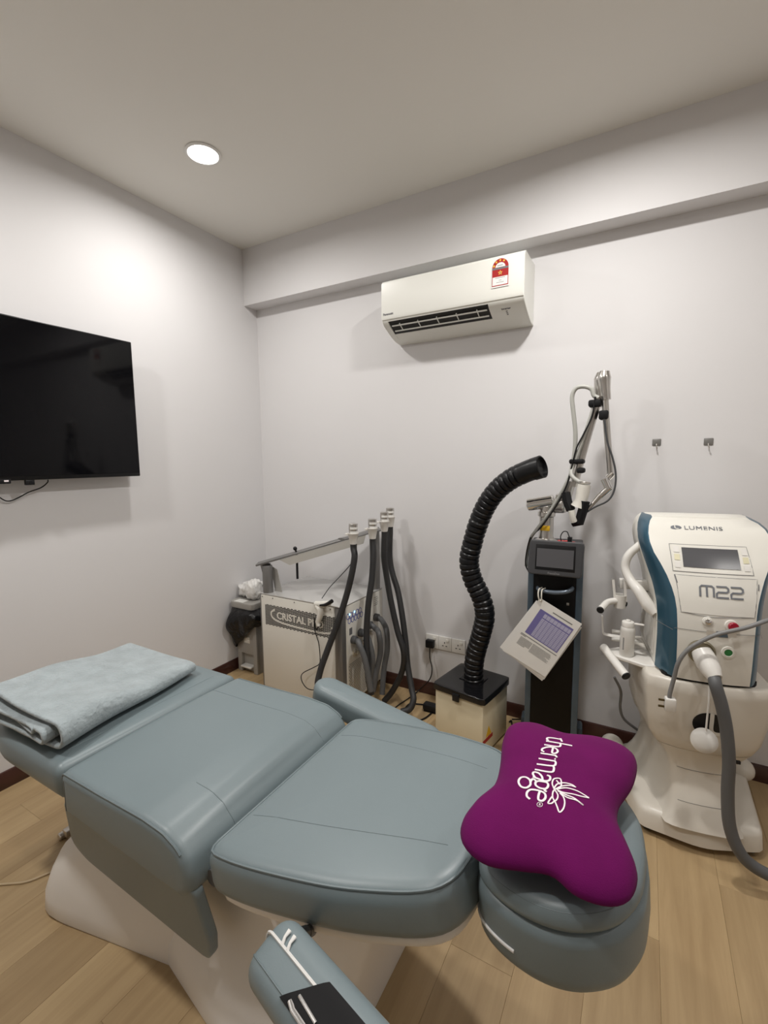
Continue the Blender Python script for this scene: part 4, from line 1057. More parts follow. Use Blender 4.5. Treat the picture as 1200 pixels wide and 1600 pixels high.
b = B(); bx(b, TX1 - 0.006, TX1 + 0.022, TY0 - 0.012, TY0 + 0.010, 0.112, 0.150, 0.003); robj('wheel_tag', b, M_YELLOW, lc, True)
b = B(); tube(b, [PX(840, 918, y=TY0), PX(842, 921, y=TY0 - 0.03), PX(852, 924, y=TY0 - 0.045), PX(868, 926, y=TY0 - 0.05), PX(883, 925, y=TY0 - 0.045), PX(892, 922, y=TY0 - 0.03), PX(894, 919, y=TY0)], 0.0095, 12, 5); obj('handle', b, mat('slate_handle', (0.13, 0.16, 0.20), 0.25, 0.3), lc, True, sharp=60)
b = B(); bx(b, -0.283, -0.272, TY0 + 0.001, TY0 + 0.0045, 0.806, 0.818, 0.001); robj('key_lock', b, M_STEEL, lc, True)
# monitor, tilted back
mc = Vector((-0.328, 2.098, 1.028)); MM = Matrix.Translation(mc) @ Matrix.Rotation(math.radians(2.0), 4, 'Z') @ Matrix.Rotation(math.radians(-8), 4, 'X')
mo = rpoly([(-0.110, 0.078), (0.110, 0.078), (0.114, 0.06), (0.108, -0.076), (-0.112, -0.076), (-0.117, -0.06)], 0.008)
b = B(); puff(b, mo, 0.0, 0.055, 0.005, 0.010, 0, 60, lambda a, z, h: Vector((a, 0.05 - h, z))); bmesh.ops.transform(b, matrix=MM, verts=b.verts); mon = obj('monitor', b, M_DARKGREY, lc, True)
b = B(); bx(b, -0.084, 0.082, -0.0062, -0.004, -0.053, 0.060, 0.001, MM); obj('bezel', b, M_BLACK, mon, True)
b = B(); bx(b, -0.078, 0.075, -0.0075, -0.0055, -0.040, 0.042, 0.0, MM); obj('screen', b, M_GREYSCREEN, mon, True)
q = text_bm('FraxisDuo', 0.012, MM @ plane_mtx(Vector((-0.004, -0.0056, -0.0655)), (1, 0, 0), (0, 0, 1)), bold=0.0002); obj('lettering', q, M_CABLE, mon, True)
b = B(); lathe(b, [(0.040, 0), (0.040, 0.012), (0.030, 0.02)], 20, Matrix.Translation((-0.298, 2.18, 1.062))); obj('emergency_base', b, M_BLACK, lc, True)
b = B()
for k in range(5):
    a = k * 2 * math.pi / 5; 
    bx(b, -0.298 + 0.026 * math.cos(a) - 0.016, -0.298 + 0.026 * math.cos(a) + 0.016, 2.165 + 0.022 * math.sin(a) - 0.012, 2.165 + 0.022 * math.sin(a) + 0.012, 1.080, 1.098, 0.005)
obj('emergency_knob', b, mat('red_knob', (0.55, 0.03, 0.03), 0.35), lc, True)
b = B(); tube(b, [PX(877, 846, y=2.15), PX(876, 838, y=2.15), PX(880, 831, y=2.15), PX(886, 831, y=2.15), PX(889, 838, y=2.15), PX(890, 842, y=2.15)], 0.0022, 8, 5); bx(b, PX(887, 843, y=2.15).x, PX(894, 843, y=2.15).x, 2.14, 2.16, PX(890, 846, y=2.15).z - 0.01, PX(890, 839, y=2.15).z, 0.002); obj('key_fob', b, M_BLACK, lc, True)
# post and knuckles
AY = 2.29
pb = PX(853, 840, y=AY)
b = B(); lathe(b, [(0.055, 0.0), (0.052, 0.012), (0.036, 0.022), (0.033, 0.03), (0.033, 0.125), (0.040, 0.130), (0.040, 0.150), (0.033, 0.152), (0.033, 0.20), (0.030, 0.205)], 24, Matrix.Translation((pb.x, AY, 1.063))); obj('arm_post', b, M_STEEL, lc, True)
b = B(); bx(b, -0.022, 0.022, -0.0345, -0.030, 1.125, 1.15, 0.001, Matrix.Translation((pb.x, AY, 0))); obj('warning_label', b, M_AMBER, lc, True)
k0, k1 = PX(824, 789, y=AY - 0.01), PX(866, 782, y=AY - 0.01)
b = B(); cyl(b, k0, k1, 0.031, 24, 0.006); obj('knuckle', b, M_CHROME, lc, True)
b = B(); cyl(b, PX(866, 790, y=AY), PX(882, 790, y=AY), 0.036, 20, 0.006); cyl(b, PX(876, 800, y=AY), PX(878, 772, y=AY), 0.028, 20, 0.005); obj('knuckle', b, M_STEEL, lc, True)
b = B(); tube(b, [PX(880, 792, y=AY), PX(887, 772, y=AY), PX(893, 752, y=AY)], 0.021, 16); obj('arm_tube', b, M_STEEL, lc, True)
b = B(); tube(b, [PX(896, 760, y=AY), PX(915, 690, y=AY), PX(936, 620, y=AY)], 0.0185, 16); obj('arm_tube', b, M_STEEL, lc, True)
tp = PX(941, 592, y=AY)
b = B(); tube(b, [PX(936, 622, y=AY), PX(938, 608, y=AY), PX(940, 592, y=AY), PX(941, 582, y=AY)], [0.021, 0.026, 0.032, 0.022], 16, 4); tube(b, [PX(947, 625, y=AY - 0.02), PX(945, 605, y=AY - 0.02), PX(944, 590, y=AY - 0.02), PX(945, 580, y=AY - 0.02)], [0.020, 0.023, 0.028, 0.020], 16, 4); obj('elbow', b, M_STEEL, lc, True, sharp=60)
b = B(); tube(b, [PX(945, 620, y=AY - 0.02), PX(949, 680, y=AY - 0.03), PX(954, 745, y=AY - 0.04)], [0.015, 0.014, 0.0135], 16); obj('arm_tube', b, M_STEEL, lc, True)
b = B(); tube(b, [PX(957, 741, y=AY - 0.04), PX(949, 748, y=AY - 0.05)], 0.015, 14); tube(b, [PX(944, 748, y=AY - 0.06), PX(951, 764, y=AY - 0.06)], 0.0165, 14); tube(b, [PX(953, 762, y=AY - 0.06), PX(938, 775, y=AY - 0.065)], 0.0155, 14); obj('wrist', b, M_CHROME, lc, True)
b = B(); tube(b, [PX(938, 774, y=AY - 0.065), PX(929, 784, y=AY - 0.07), PX(918, 797, y=AY - 0.08), PX(912, 803, y=AY - 0.085)], [0.014, 0.010, 0.006, 0.004], 14); obj('handpiece_tip', b, M_STEEL, lc, True)
# parked scanner handpiece in its black holder
b = B(); tube(b, [PX(913, 757, y=AY - 0.08), PX(911, 768, y=AY - 0.08), PX(908, 782, y=AY - 0.08), PX(904, 792, y=AY - 0.08)], [0.027, 0.028, 0.026, 0.034], 20); obj('parked_handpiece', b, M_OFFWHITE, lc, True, sharp=40)
b = B(); cyl(b, PX(913.5, 752, y=AY - 0.08), PX(913, 756, y=AY - 0.08), 0.026, 20, 0.004); obj('parked_cap', b, M_STEEL, lc, True)
c = PX(900, 797, y=AY - 0.07)
b = B(); tube(b, [PX(884, 770, y=AY - 0.05), PX(887, 785, y=AY - 0.06), PX(892, 797, y=AY - 0.07)], 0.020, 8); tube(b, [PX(914, 783, y=AY - 0.09), PX(911, 796, y=AY - 0.09), PX(905, 816, y=AY - 0.09), PX(896, 816, y=AY - 0.08)], 0.021, 8); obj('handpiece_holder', b, M_BLACKMATT, lc, True)
b = B(); tube(b, [PX(893, 798, y=AY - 0.11), PX(895, 810, y=AY - 0.11), PX(897, 815, y=AY - 0.105)], 0.014, 10); obj('holder_insert', b, M_OFFWHITE, lc, True)
for u, v, w_, h_ in ((930, 631, 0.034, 0.028), (944, 649, 0.026, 0.036), (902, 721, 0.042, 0.020), (908, 735, 0.022, 0.022)):
    c = PX(u, v, y=AY - 0.01)
    b = B(); bx(b, c.x - w_ * 0.75, c.x + w_ * 0.75, c.y - 0.038, c.y + 0.028, c.z - h_ * 0.55, c.z + h_ * 0.55, 0.008); obj('strap', b, M_BLACKMATT, lc, True)
GY = AY - 0.035
b = B(); tube(b, [PX(935, 622, y=GY), PX(928, 618, y=GY), PX(924, 608, y=GY), PX(912, 604, y=GY), PX(900, 607, y=GY), PX(894, 620, y=GY), PX(896, 645, y=GY), PX(899, 675, y=GY), PX(898, 705, y=GY), PX(894, 728, y=GY), PX(893, 742, y=GY - 0.02), PX(902, 751, y=GY - 0.04), PX(913, 756, y=GY - 0.05)], 0.0095, 12, 6); obj('air_tube', b, mat('pale_grey_tube', (0.42, 0.42, 0.39), 0.45), lc, True, sharp=60)
b = B(); tube(b, [PX(926, 640, y=GY), PX(917, 668, y=GY), PX(906, 700, y=GY), PX(897, 725, y=GY), PX(888, 748, y=GY), PX(877, 770, y=GY), PX(865, 790, y=GY), PX(850, 812, y=GY), PX(835, 832, y=GY), PX(829, 842, y=GY + 0.05), PX(824, 865, y=GY + 0.1), PX(822, 885, y=GY + 0.1)], 0.0075, 10, 6); obj('air_tube', b, MATS['pale_grey_tube'], lc, True, sharp=60)
b = B(); tube(b, [PX(930, 620, y=GY - 0.01), PX(925, 650, y=GY - 0.012), PX(912, 678, y=GY - 0.012), PX(901, 700, y=GY - 0.012), PX(893, 730, y=GY - 0.012), PX(884, 762, y=GY - 0.012), PX(868, 792, y=GY - 0.012), PX(845, 824, y=GY - 0.01), PX(829, 840, y=GY + 0.03), PX(822, 868, y=GY + 0.07), PX(822, 885, y=GY + 0.07), PX(829, 897, y=GY + 0.07)], 0.0035, 8, 6); obj('signal_cable', b, M_BLACK, lc, True)
b = B(); tube(b, [PX(944, 655, y=AY - 0.05), PX(949, 690, y=AY - 0.055), PX(957, 715, y=AY - 0.06), PX(962, 740, y=AY - 0.065), PX(960, 765, y=AY - 0.07), PX(950, 782, y=AY - 0.075), PX(930, 792, y=AY - 0.08), PX(917, 800, y=AY - 0.085)], 0.0040, 8, 6); obj('signal_cable', b, M_DARKGREY, lc, True)

# laminated sheets hanging from the column handle
PY = 2.068
def sheet_thing(corners, y, label):
    t = thing('laminated_sheet', label, 'paper sheet', tuple(PX(*corners[0], y=y)), 0, 'laminated sheets on the column handle')
    P = [PX(u, v, y=y) for u, v in corners]
    b = B(); A = [b.verts.new(p + Vector((0, -0.0006, 0))) for p in P]; C_ = [b.verts.new(p + Vector((0, 0.0006, 0))) for p in P]
    b.faces.new(A); b.faces.new(C_[::-1])
    for k in range(4): b.faces.new((A[k], C_[k], C_[(k + 1) % 4], A[(k + 1) % 4]))
    obj('page', b, M_PAPER, t, True)
    return t, P
sheet_thing([(838, 938), (905, 983), (847, 1064), (781, 1011)], PY + 0.012, 'rearmost laminated white sheet, its left corner jutting out')
sheet_thing([(842, 936), (909, 981), (850, 1062), (785, 1016)], PY + 0.006, 'middle laminated white sheet of the hanging bundle')
t, P = sheet_thing([(845, 935), (909.5, 975), (852, 1058), (789, 1018)], PY, 'front laminated sheet printed with a purple table')
o_ = P[0]; ex_ = (P[1] - P[0]); ey_ = (P[3] - P[0])
def spt(a, c, l): return o_ + ex_ * a + ey_ * c + Vector((0, -0.0008 - l, 0))
def patch(name, a0, a1, c0, c1, mt, l, par):
    q = B(); V = [q.verts.new(spt(a, c, l)) for a, c in ((a0, c0), (a1, c0), (a1, c1), (a0, c1))]; q.faces.new(V); return obj(name, q, mt, par, True)
page = t.children[0]
patch('table_print', 0.12, 0.93, 0.13, 0.56, M_PAPERPURPLE, 0.0003, page)
patch('table_cells', 0.26, 0.91, 0.24, 0.545, M_PAPERLILAC, 0.0006, page)
patch('table_cells', 0.26, 0.91, 0.16, 0.225, M_PAPERLILAC, 0.0006, page)
b = B()
def strip(b, a0, a1, c0, c1, l):
    V = [b.verts.new(spt(a, c, l)) for a, c in ((a0, c0), (a1, c0), (a1, c1), (a0, c1))]; b.faces.new(V)
for k in range(12): strip(b, 0.26, 0.91, 0.262 + k * 0.024, 0.266 + k * 0.024, 0.0008)
for k in range(7): strip(b, 0.33 + k * 0.085, 0.338 + k * 0.085, 0.16, 0.545, 0.0008)
obj('table_rules', b, M_PAPERPURPLE, page, True)
b = B()
strip(b, 0.38, 0.85, 0.075, 0.090, 0.0003); strip(b, 0.06, 0.96, 0.592, 0.604, 0.0003); strip(b, 0.06, 0.2, 0.612, 0.62, 0.0003)
random.seed(5)
for k in range(11):
    strip(b, 0.10, 0.40 if k < 9 else 0.3, 0.645 + k * 0.0125, 0.650 + k * 0.0125, 0.0003)
    strip(b, 0.42, 0.78 + 0.12 * random.random(), 0.640 + k * 0.0135, 0.645 + k * 0.0135, 0.0003)
obj('text_lines', b, M_CABLE, page, True)
b = B(); tube(b, [PX(847, 918, y=PY + 0.05), PX(842, 921, y=PY + 0.02), PX(841, 930, y=PY - 0.003), PX(843, 938, y=PY - 0.004), PX(846, 938, y=PY - 0.004), PX(846, 930, y=PY - 0.003), PX(847, 922, y=PY + 0.02), PX(852, 919, y=PY + 0.05)], 0.0030, 8, 5); tag(obj('tie_cord', b, mat('cream_cord', (0.6, 0.57, 0.5), 0.7)), 'cream cord tying the sheets to the column handle', 'cord')

# ================================================================== white and blue light-therapy console
MA = math.radians(10)
MO = Vector((0.207, 2.17, 0))
mc_ = thing('laser_console', 'white and petrol-blue aesthetic laser console on a cream pedestal cart', 'console', tuple(MO), MA)
MROT = Matrix.Translation(MO) @ Matrix.Rotation(MA, 4, 'Z')
def ML(u, v, ly):
    """photo point on the console's local plane y = ly, in console coordinates"""
    r = ray(u, v); n_ = Vector((-math.sin(MA), math.cos(MA), 0))
    t = (ly - (CAM_POS - MO).dot(n_)) / r.dot(n_)
    return MROT.inverted() @ (CAM_POS + r * t)
def mring(z, yf, yb, w, bul=0.02, wb=None, r=0.03, n=64):
    """cross-section: bowed front at yf, back at yb, half width w"""
    wb = wb or w
    pts = [(-wb, yb), (-w, yf + bul)] + [(-w * 0.55, yf + bul * 0.22), (0, yf), (w * 0.55, yf + bul * 0.22)] + [(w, yf + bul), (wb, yb)]
    P = [Vector(p) for p in rpoly(pts, [r, r, 0.05, 0.05, 0.05, r, r], 5)]
    if area2(P) < 0: P.reverse()
    k = max(range(len(P)), key=lambda i: P[i].y * 10 - abs(P[i].x)) if False else min(range(len(P)), key=lambda i: abs(P[i].x) + (0 if P[i].y < 0 else 9))
    P = P[k:] + P[:k]
    return [Vector((p.x, p.y, z)) for p in resample(P, n)]
# base plate on castors
def base_ring(z, g):
    P = [Vector(p) for p in rpoly([(-0.205 - g, -0.205 - g), (0, -0.258 - g), (0.205 + g, -0.205 - g), (0.285 + g, 0.235 + g), (0.0, 0.25 + g), (-0.285 - g, 0.235 + g)], [0.05, 0.2, 0.05, 0.06, 0.1, 0.06], 6)]
    if area2(P) < 0: P.reverse()
    return [Vector((p.x, p.y, z)) for p in resample(P, 80)]
b = B(); loft(b, [base_ring(0.028, -0.012), base_ring(0.030, 0.0), base_ring(0.085, -0.004), base_ring(0.102, -0.012), base_ring(0.108, -0.03)])
obj('base', b, M_CREAM, mc_, sharp=50)
for x, y, lz in ((-0.245, 0.19, 1), (0.245, 0.19, 1), (-0.17, -0.17, 0), (0.17, -0.17, 0)):
    b = B(); cyl(b, (x - 0.014, y, 0.028), (x + 0.014, y, 0.028), 0.028, 18, 0.004); obj('castor', b, M_BLACK, mc_)
for x in (-0.255, 0.255):
    b = B(); bmesh.ops.create_uvsphere(b, u_segments=20, v_segments=12, radius=1.0)
    for v in b.verts: v.co = Vector((x + v.co.x * 0.05, 0.19 + v.co.y * 0.06, 0.108 + v.co.z * 0.045))
    obj('castor_dome', b, M_CREAM, mc_)
# flared column, neck and lower body
b = B()
loft(b, [mring(0.095, -0.262, 0.24, 0.125, 0.012, 0.22), mring(0.118, -0.252, 0.22, 0.104, 0.010, 0.20), mring(0.15, -0.234, 0.21, 0.096, 0.010, 0.18), mring(0.20, -0.208, 0.20, 0.092, 0.012, 0.16), mring(0.27, -0.184, 0.20, 0.093, 0.016, 0.15),
         mring(0.31, -0.186, 0.20, 0.104, 0.018, 0.16), mring(0.345, -0.197, 0.20, 0.125, 0.022, 0.18), mring(0.375, -0.208, 0.20, 0.152, 0.028, 0.19)], )
neck = obj('column', b, M_CREAM, mc_, sharp=60)
b = B()
loft(b, [mring(0.372, -0.205, 0.20, 0.148, 0.03, 0.18), mring(0.38, -0.212, 0.205, 0.157, 0.032, 0.19), mring(0.42, -0.222, 0.21, 0.180, 0.04, 0.20), mring(0.50, -0.230, 0.215, 0.197, 0.045, 0.205), mring(0.60, -0.234, 0.22, 0.203, 0.05, 0.21), mring(0.638, -0.234, 0.22, 0.204, 0.05, 0.21), mring(0.648, -0.226, 0.215, 0.196, 0.05, 0.20)])
low = obj('lower_body', b, M_CREAM, mc_, sharp=50)
# recessed drawer lines on the column
def front_hit(o, x, z, l=0.0004):
    me = o.data; key = o.name
    if key not in FH: FH[key] = BVHTree.FromPolygons([v.co for v in me.vertices], [tuple(p.vertices) for p in me.polygons])
    h = FH[key].ray_cast(Vector((x, -1.0, z)), Vector((0, 1, 0)))
    return None if h[0] is None else h[0] + Vector((0, -l, 0))
FH = {}
for z0, yy in ((0.285, -0.1815), (0.175, -0.2215)):
    b = B(); pts = [front_hit(neck, x, z0) for x in [-0.080 + k * 0.0125 for k in range(13)]]; ribbon(b, [p for p in pts if p], 0.0016, (0, -1, 0), 0.0006); obj('panel_gap', b, M_CABLE, neck)
# dark joint, upper housing
b = B(); loft(b, [mring(0.645, -0.216, 0.18, 0.150, 0.03), mring(0.662, -0.216, 0.18, 0.150, 0.03)]); obj('joint', b, M_BLACKMATT, mc_)
prof = [(0.658, -0.226, 0.114, 0.158), (0.72, -0.229, 0.115, 0.157), (0.79, -0.228, 0.116, 0.156), (0.86, -0.224, 0.118, 0.158), (0.914, -0.216, 0.121, 0.163), (0.955, -0.205, 0.127, 0.170), (0.99, -0.192, 0.136, 0.178), (1.03, -0.172, 0.150, 0.190), (1.067, -0.150, 0.167, 0.201), (1.105, -0.122, 0.187, 0.211), (1.14, -0.093, 0.197, 0.217), (1.17, -0.062, 0.198, 0.216), (1.195, -0.028, 0.192, 0.210), (1.212, 0.008, 0.182, 0.200), (1.222, 0.045, 0.168, 0.188)]
def yset(z): return -0.225 + max(0, (z - 0.86)) ** 1.3 * 0.95       # where the blue flank meets the white side
def section(z, yf, wf, wo, g=0.0):
    yo = max(yf + 0.075, -0.115 if z < 0.95 else yf + 0.10) + g
    return yo
b = B(); R_ = []
for z, yf, wf, wo in prof:
    yo = yf + 0.105
    pts = [(-wo, 0.20), (-wo - 0.004, yo), (-wf, yf + 0.012), (-wf * 0.5, yf + 0.003), (0, yf), (wf * 0.5, yf + 0.003), (wf, yf + 0.012), (wo + 0.004, yo), (wo, 0.20)]
    R_.append([Vector((x, y, z)) for x, y in pts])
core = []
for r in R_:
    P = [Vector((p.x, p.y)) for p in r]; z = r[0].z
    if area2(P) < 0: P.reverse()
    k = min(range(len(P)), key=lambda i: abs(P[i].x) + (0 if P[i].y < 0.1 else 9)); P = P[k:] + P[:k]
    core.append([Vector((p.x, p.y, z)) for p in P])
c9 = core[-1]; core.append([Vector((p.x * 0.93, 0.075 + (p.y - 0.075) * 0.85, 1.2285)) for p in c9]); core.append([Vector((p.x * 0.6, 0.09 + (p.y - 0.09) * 0.5, 1.233)) for p in c9])
loft(b, core); house = obj('housing', b, M_OFFWHITE, mc_, sharp=32)
# petrol-blue flanks, slightly proud of the housing
for s in (-1, 1):
    b = B(); rows = []
    for z, yf, wf, wo in prof:
        yo = yf + 0.105
        f0, f1 = Vector((s * wf, yf + 0.012, z)), Vector((s * (wo + 0.004), yo, z))
        nrm = Vector((s * (f1.y - f0.y), -abs(f1.x - f0.x), 0)).normalized()
        row = [f0 + nrm * 0.0005, f0.lerp(f1, 0.06) + nrm * 0.004, f0.lerp(f1, 0.35) + nrm * 0.009, f0.lerp(f1, 0.7) + nrm * 0.007, f1 + nrm * 0.003, f1 - nrm * 0.002, f0 - nrm * 0.002]
        rows.append(row)
    z, yf, wf, wo = prof[-1]
    rows.append([Vector((p.x * 0.96, p.y + 0.03, 1.2275)) for p in rows[-1]])
    loft(b, rows); fl = obj('blue_flank', b, M_BLUE, mc_, sharp=40)
    if s < 0:
        pass
    b = B(); za = 0.838; ribbon(b, [Vector((s * 0.134, -0.222, za + 0.004)), Vector((s * 0.150, -0.165, za + 0.001)), Vector((s * 0.166, -0.118, za))], 0.0016, Vector((s * 0.93, -0.35, 0)), 0.0006); obj('joint_line', b, M_CABLE, fl)
# left side grille
b = B()
for k in range(14): bx(b, -0.1675, -0.158, -0.08 + k * 0.019, -0.072 + k * 0.019, 0.69, 0.90, 0.001)
gr = obj('side_fin', b, M_WHITEPL, house); gr['kind'] = 'stuff'
# front details: helper for a point on the front surface
def front_y(z, x):
    for (z0, y0, w0, o0), (z1, y1, w1, o1) in zip(prof, prof[1:]):
        if z0 <= z <= z1:
            t = (z - z0) / (z1 - z0); yf = y0 + (y1 - y0) * t; wf = w0 + (w1 - w0) * t; break
    else: yf, wf = prof[-1][1], prof[-1][2]
    a = min(1, abs(x) / wf)
    return yf + (0.003 * a / 0.5 if a < 0.5 else 0.003 + 0.009 * (a - 0.5) / 0.5)
def FS(x, z, l=0.0):
    e = 0.004; dy = (front_y(z + e, x) - front_y(z - e, x)) / (2 * e); n_ = Vector((0, -1, dy)).normalized()
    return Vector((x, front_y(z, x), z)) + n_ * l, n_
def fquad(name, x0, x1, z0, z1, mt, l, par, taper=0.0, nx=6, nz=5):
    q = B(); V = []
    for j in range(nz + 1):
        z = z0 + (z1 - z0) * j / nz; row = []
        for i in range(nx + 1):
            w_ = 1 + taper * (z - z0) / (z1 - z0); x = (x0 + (x1 - x0) * i / nx); x = (x0 + x1) / 2 + (x - (x0 + x1) / 2) * w_
            row.append(q.verts.new(FS(x, z, l)[0]))
        V.append(row)
    for A, C_ in zip(V, V[1:]):
        for i in range(nx): q.faces.new((A[i], A[i + 1], C_[i + 1], C_[i]))
    return obj(name, q, mt, par, sharp=60)
def fline(name, pts, wd, mt, par, l=0.001, closed=False, sm=0):
    q = B(); Q = crom([Vector((x, z, 0)) for x, z in pts], sm or 1, closed)
    D = []
    for i, p in enumerate(Q):
        nxt = Q[(i + 1) % len(Q)] if (closed or i + 1 < len(Q)) else None
        if nxt is None: D.append(p); break
        k = max(1, int((nxt - p).length / 0.012))
        for j in range(k): D.append(p.lerp(nxt, j / k))
    F_ = [FS(p.x, p.y, l) for p in D]
    ribbon(q, [a for a, _ in F_], wd, [n_ for _, n_ in F_], 0.0005, closed); return obj(name, q, mt, par)
fr = fquad('screen_frame', -0.128, 0.118, 1.047, 1.136, M_OFFWHITE, 0.0015, mc_, 0.0)
fline('frame_gap', [(-0.130, 1.046), (0.120, 1.046), (0.112, 1.137), (-0.134, 1.137)], 0.0018, M_CABLE, fr, 0.001, True)
fquad('screen', -0.096, 0.082, 1.062, 1.126, M_GREYSCREEN, 0.0035, mc_)
M_PALEY = mat('pale_yellow_key', (0.70, 0.66, 0.46), 0.5)
for x0 in (-0.122, 0.093):
    for z0, mt in ((1.058, M_WHITEPL), (1.083, M_PALEY), (1.109, M_WHITEPL)): fquad('touch_key', x0, x0 + 0.018, z0, z0 + 0.02, mt, 0.0030, fr, 0, 2, 2)
dr = fquad('door_panel', -0.108, 0.114, 0.908, 1.034, M_OFFWHITE, 0.0015, mc_, 0.16)
fline('door_gap', [(-0.108, 0.908), (-0.02, 0.899), (0.114, 0.908), (0.128, 1.034), (-0.124, 1.034)], 0.0018, M_CABLE, dr, 0.001, True)
fline('door_notch', [(-0.126, 1.034), (-0.119, 1.006)], 0.004, M_INK, dr, 0.002)
fline('door_notch', [(0.131, 1.018), (0.129, 0.998)], 0.003, M_INK, dr, 0.002)
# model lettering drawn in square rounded strokes
def glyph(strokes, ox, oz, sc, par):
    for s in strokes: fline('letter_stroke', [(ox + x * sc, oz + z * sc) for x, z in s], 0.0062, M_LOGO, par, 0.003)
S_ = 0.036
two = [[(0, 1.0), (0.85, 1.0), (1.0, 0.85), (1.0, 0.62), (0.85, 0.5), (0.15, 0.5), (0, 0.36), (0, 0.0), (1.02, 0.0)]]
glyph([[(0, 0), (0, 0.85), (0.15, 1.0), (1.0, 1.0), (1.15, 0.85), (1.15, 0)], [(0.57, 1.0), (0.57, 0)]], -0.050, 0.968, S_, dr)
glyph(two, 0.000, 0.968, S_, dr); glyph(two, 0.044, 0.968, S_, dr)
mt_ = plane_mtx(FS(-0.010, 1.192, 0.0016)[0], (1, 0, 0), (0, 0.7, 0.72)); q = text_bm('LUMENIS', 0.0255, mt_, sx=1.2, space=1.08); obj('lettering', q, M_LOGO, mc_)
b = B(); p_, n_ = FS(-0.100, 1.192, 0.0012); M4 = plane_mtx(p_, (1, 0, 0), (0, 0.7, 0.72)); V = [b.verts.new(M4 @ Vector((0.019 * math.cos(a), 0.0105 * math.sin(a), 0.0004))) for a in [2 * math.pi * k / 20 for k in range(20)]]; b.faces.new(V); em = obj('emblem', b, M_LOGO, mc_)
b = B(); ribbon(b, [M4 @ Vector((x, y, 0.001)) for x, y in ((-0.004, 0.010), (-0.004, -0.002), (0.0, -0.006), (0.008, -0.006))], 0.004, n_, 0.0004); obj('emblem_stroke', b, M_OFFWHITE, em)
# key switch, emergency stop, green button, blue handle slot
def knob(name, x, z, prof_, mt, par=mc_, seg=22):
    p_, n_ = FS(x, z); q = B(); lathe(q, prof_, seg, axis_mtx(p_, n_)); return obj(name, q, mt, par)
ks = knob('key_switch', -0.028, 0.884, [(0.017, 0), (0.016, 0.004), (0.011, 0.006), (0, 0.006)], M_OFFWHITE); knob('key_barrel', -0.028, 0.884, [(0.010, 0.005), (0.010, 0.012), (0.007, 0.014), (0, 0.014)], M_CHROME, ks)
es = knob('emergency_stop', 0.043, 0.876, [(0.021, 0), (0.019, 0.006), (0.015, 0.007), (0, 0.007)], M_OFFWHITE); knob('stop_button', 0.043, 0.876, [(0.010, 0.006), (0.010, 0.016), (0.0155, 0.018), (0.0155, 0.026), (0.012, 0.029), (0, 0.029)], mat('crimson', (0.33, 0.01, 0.03), 0.3), es)
gb = knob('start_button', 0.038, 0.780, [(0.022, 0), (0.021, 0.005), (0.013, 0.006), (0.012, 0.003), (0, 0.003)], M_OFFWHITE); knob('button_cap', 0.038, 0.780, [(0.0125, 0.002), (0.0125, 0.004), (0, 0.0055)], M_GREEN, gb)
fquad('handle_recess', -0.030, 0.060, 0.836, 0.852, M_CREAM, 0.001, mc_); fquad('handle_tab', -0.005, 0.035, 0.833, 0.853, M_SLATE, 0.003, mc_, -0.2)
fline('seam', [(-0.128, 0.846), (-0.03, 0.846)], 0.0014, M_CABLE, house, 0.0006); fline('seam', [(0.06, 0.846), (0.127, 0.846)], 0.0014, M_CABLE, house, 0.0006)
# handpiece plug and thick umbilical
q0, qn = FS(-0.043, 0.772)
b = B(); lathe(b, [(0.043, -0.002), (0.043, 0.012), (0.038, 0.016), (0.034, 0.012), (0, 0.012)], 26, axis_mtx(q0, qn)); obj('socket_ring', b, mat('brass_ring', (0.25, 0.22, 0.15), 0.35, 0.6), mc_)
pd = Vector((0.25, -0.80, -0.62)).normalized()
b = B(); lathe(b, [(0.033, 0.0), (0.035, 0.02), (0.036, 0.045), (0.031, 0.075), (0.022, 0.100), (0.0, 0.100)], 24, axis_mtx(q0 + Vector((0, -0.004, 0)), pd)); obj('plug_body', b, M_WHITEPL, mc_)
pe = q0 + pd * 0.095
um = [pe, ML(1118, 1070, -0.325), ML(1127, 1100, -0.335), ML(1135, 1140, -0.34), ML(1139, 1190, -0.345), ML(1137, 1240, -0.35), ML(1140, 1290, -0.36), ML(1155, 1330, -0.37), ML(1178, 1354, -0.37), ML(1215, 1372, -0.37), ML(1262, 1378, -0.36)]
um = [Vector((p.x, p.y, max(p.z, 0.02))) for p in um]
b = B(); tube(b, um, 0.0195, 14, 7); obj('umbilical_hose', b, M_HOSELT, mc_, sharp=60)
# left arm handle
b = B(); tube(b, [Vector((-0.205, 0.06, 1.105)), ML(982, 868, 0.05), ML(977, 888, 0.04), ML(986, 908, 0.01), ML(998, 923, -0.03), ML(1012, 945, -0.06), Vector((-0.165, -0.08, 0.85))], [0.015, 0.017, 0.017, 0.0185, 0.022, 0.024, 0.016], 14, 6); obj('grab_handle', b, M_WHITEPL, mc_, sharp=60)
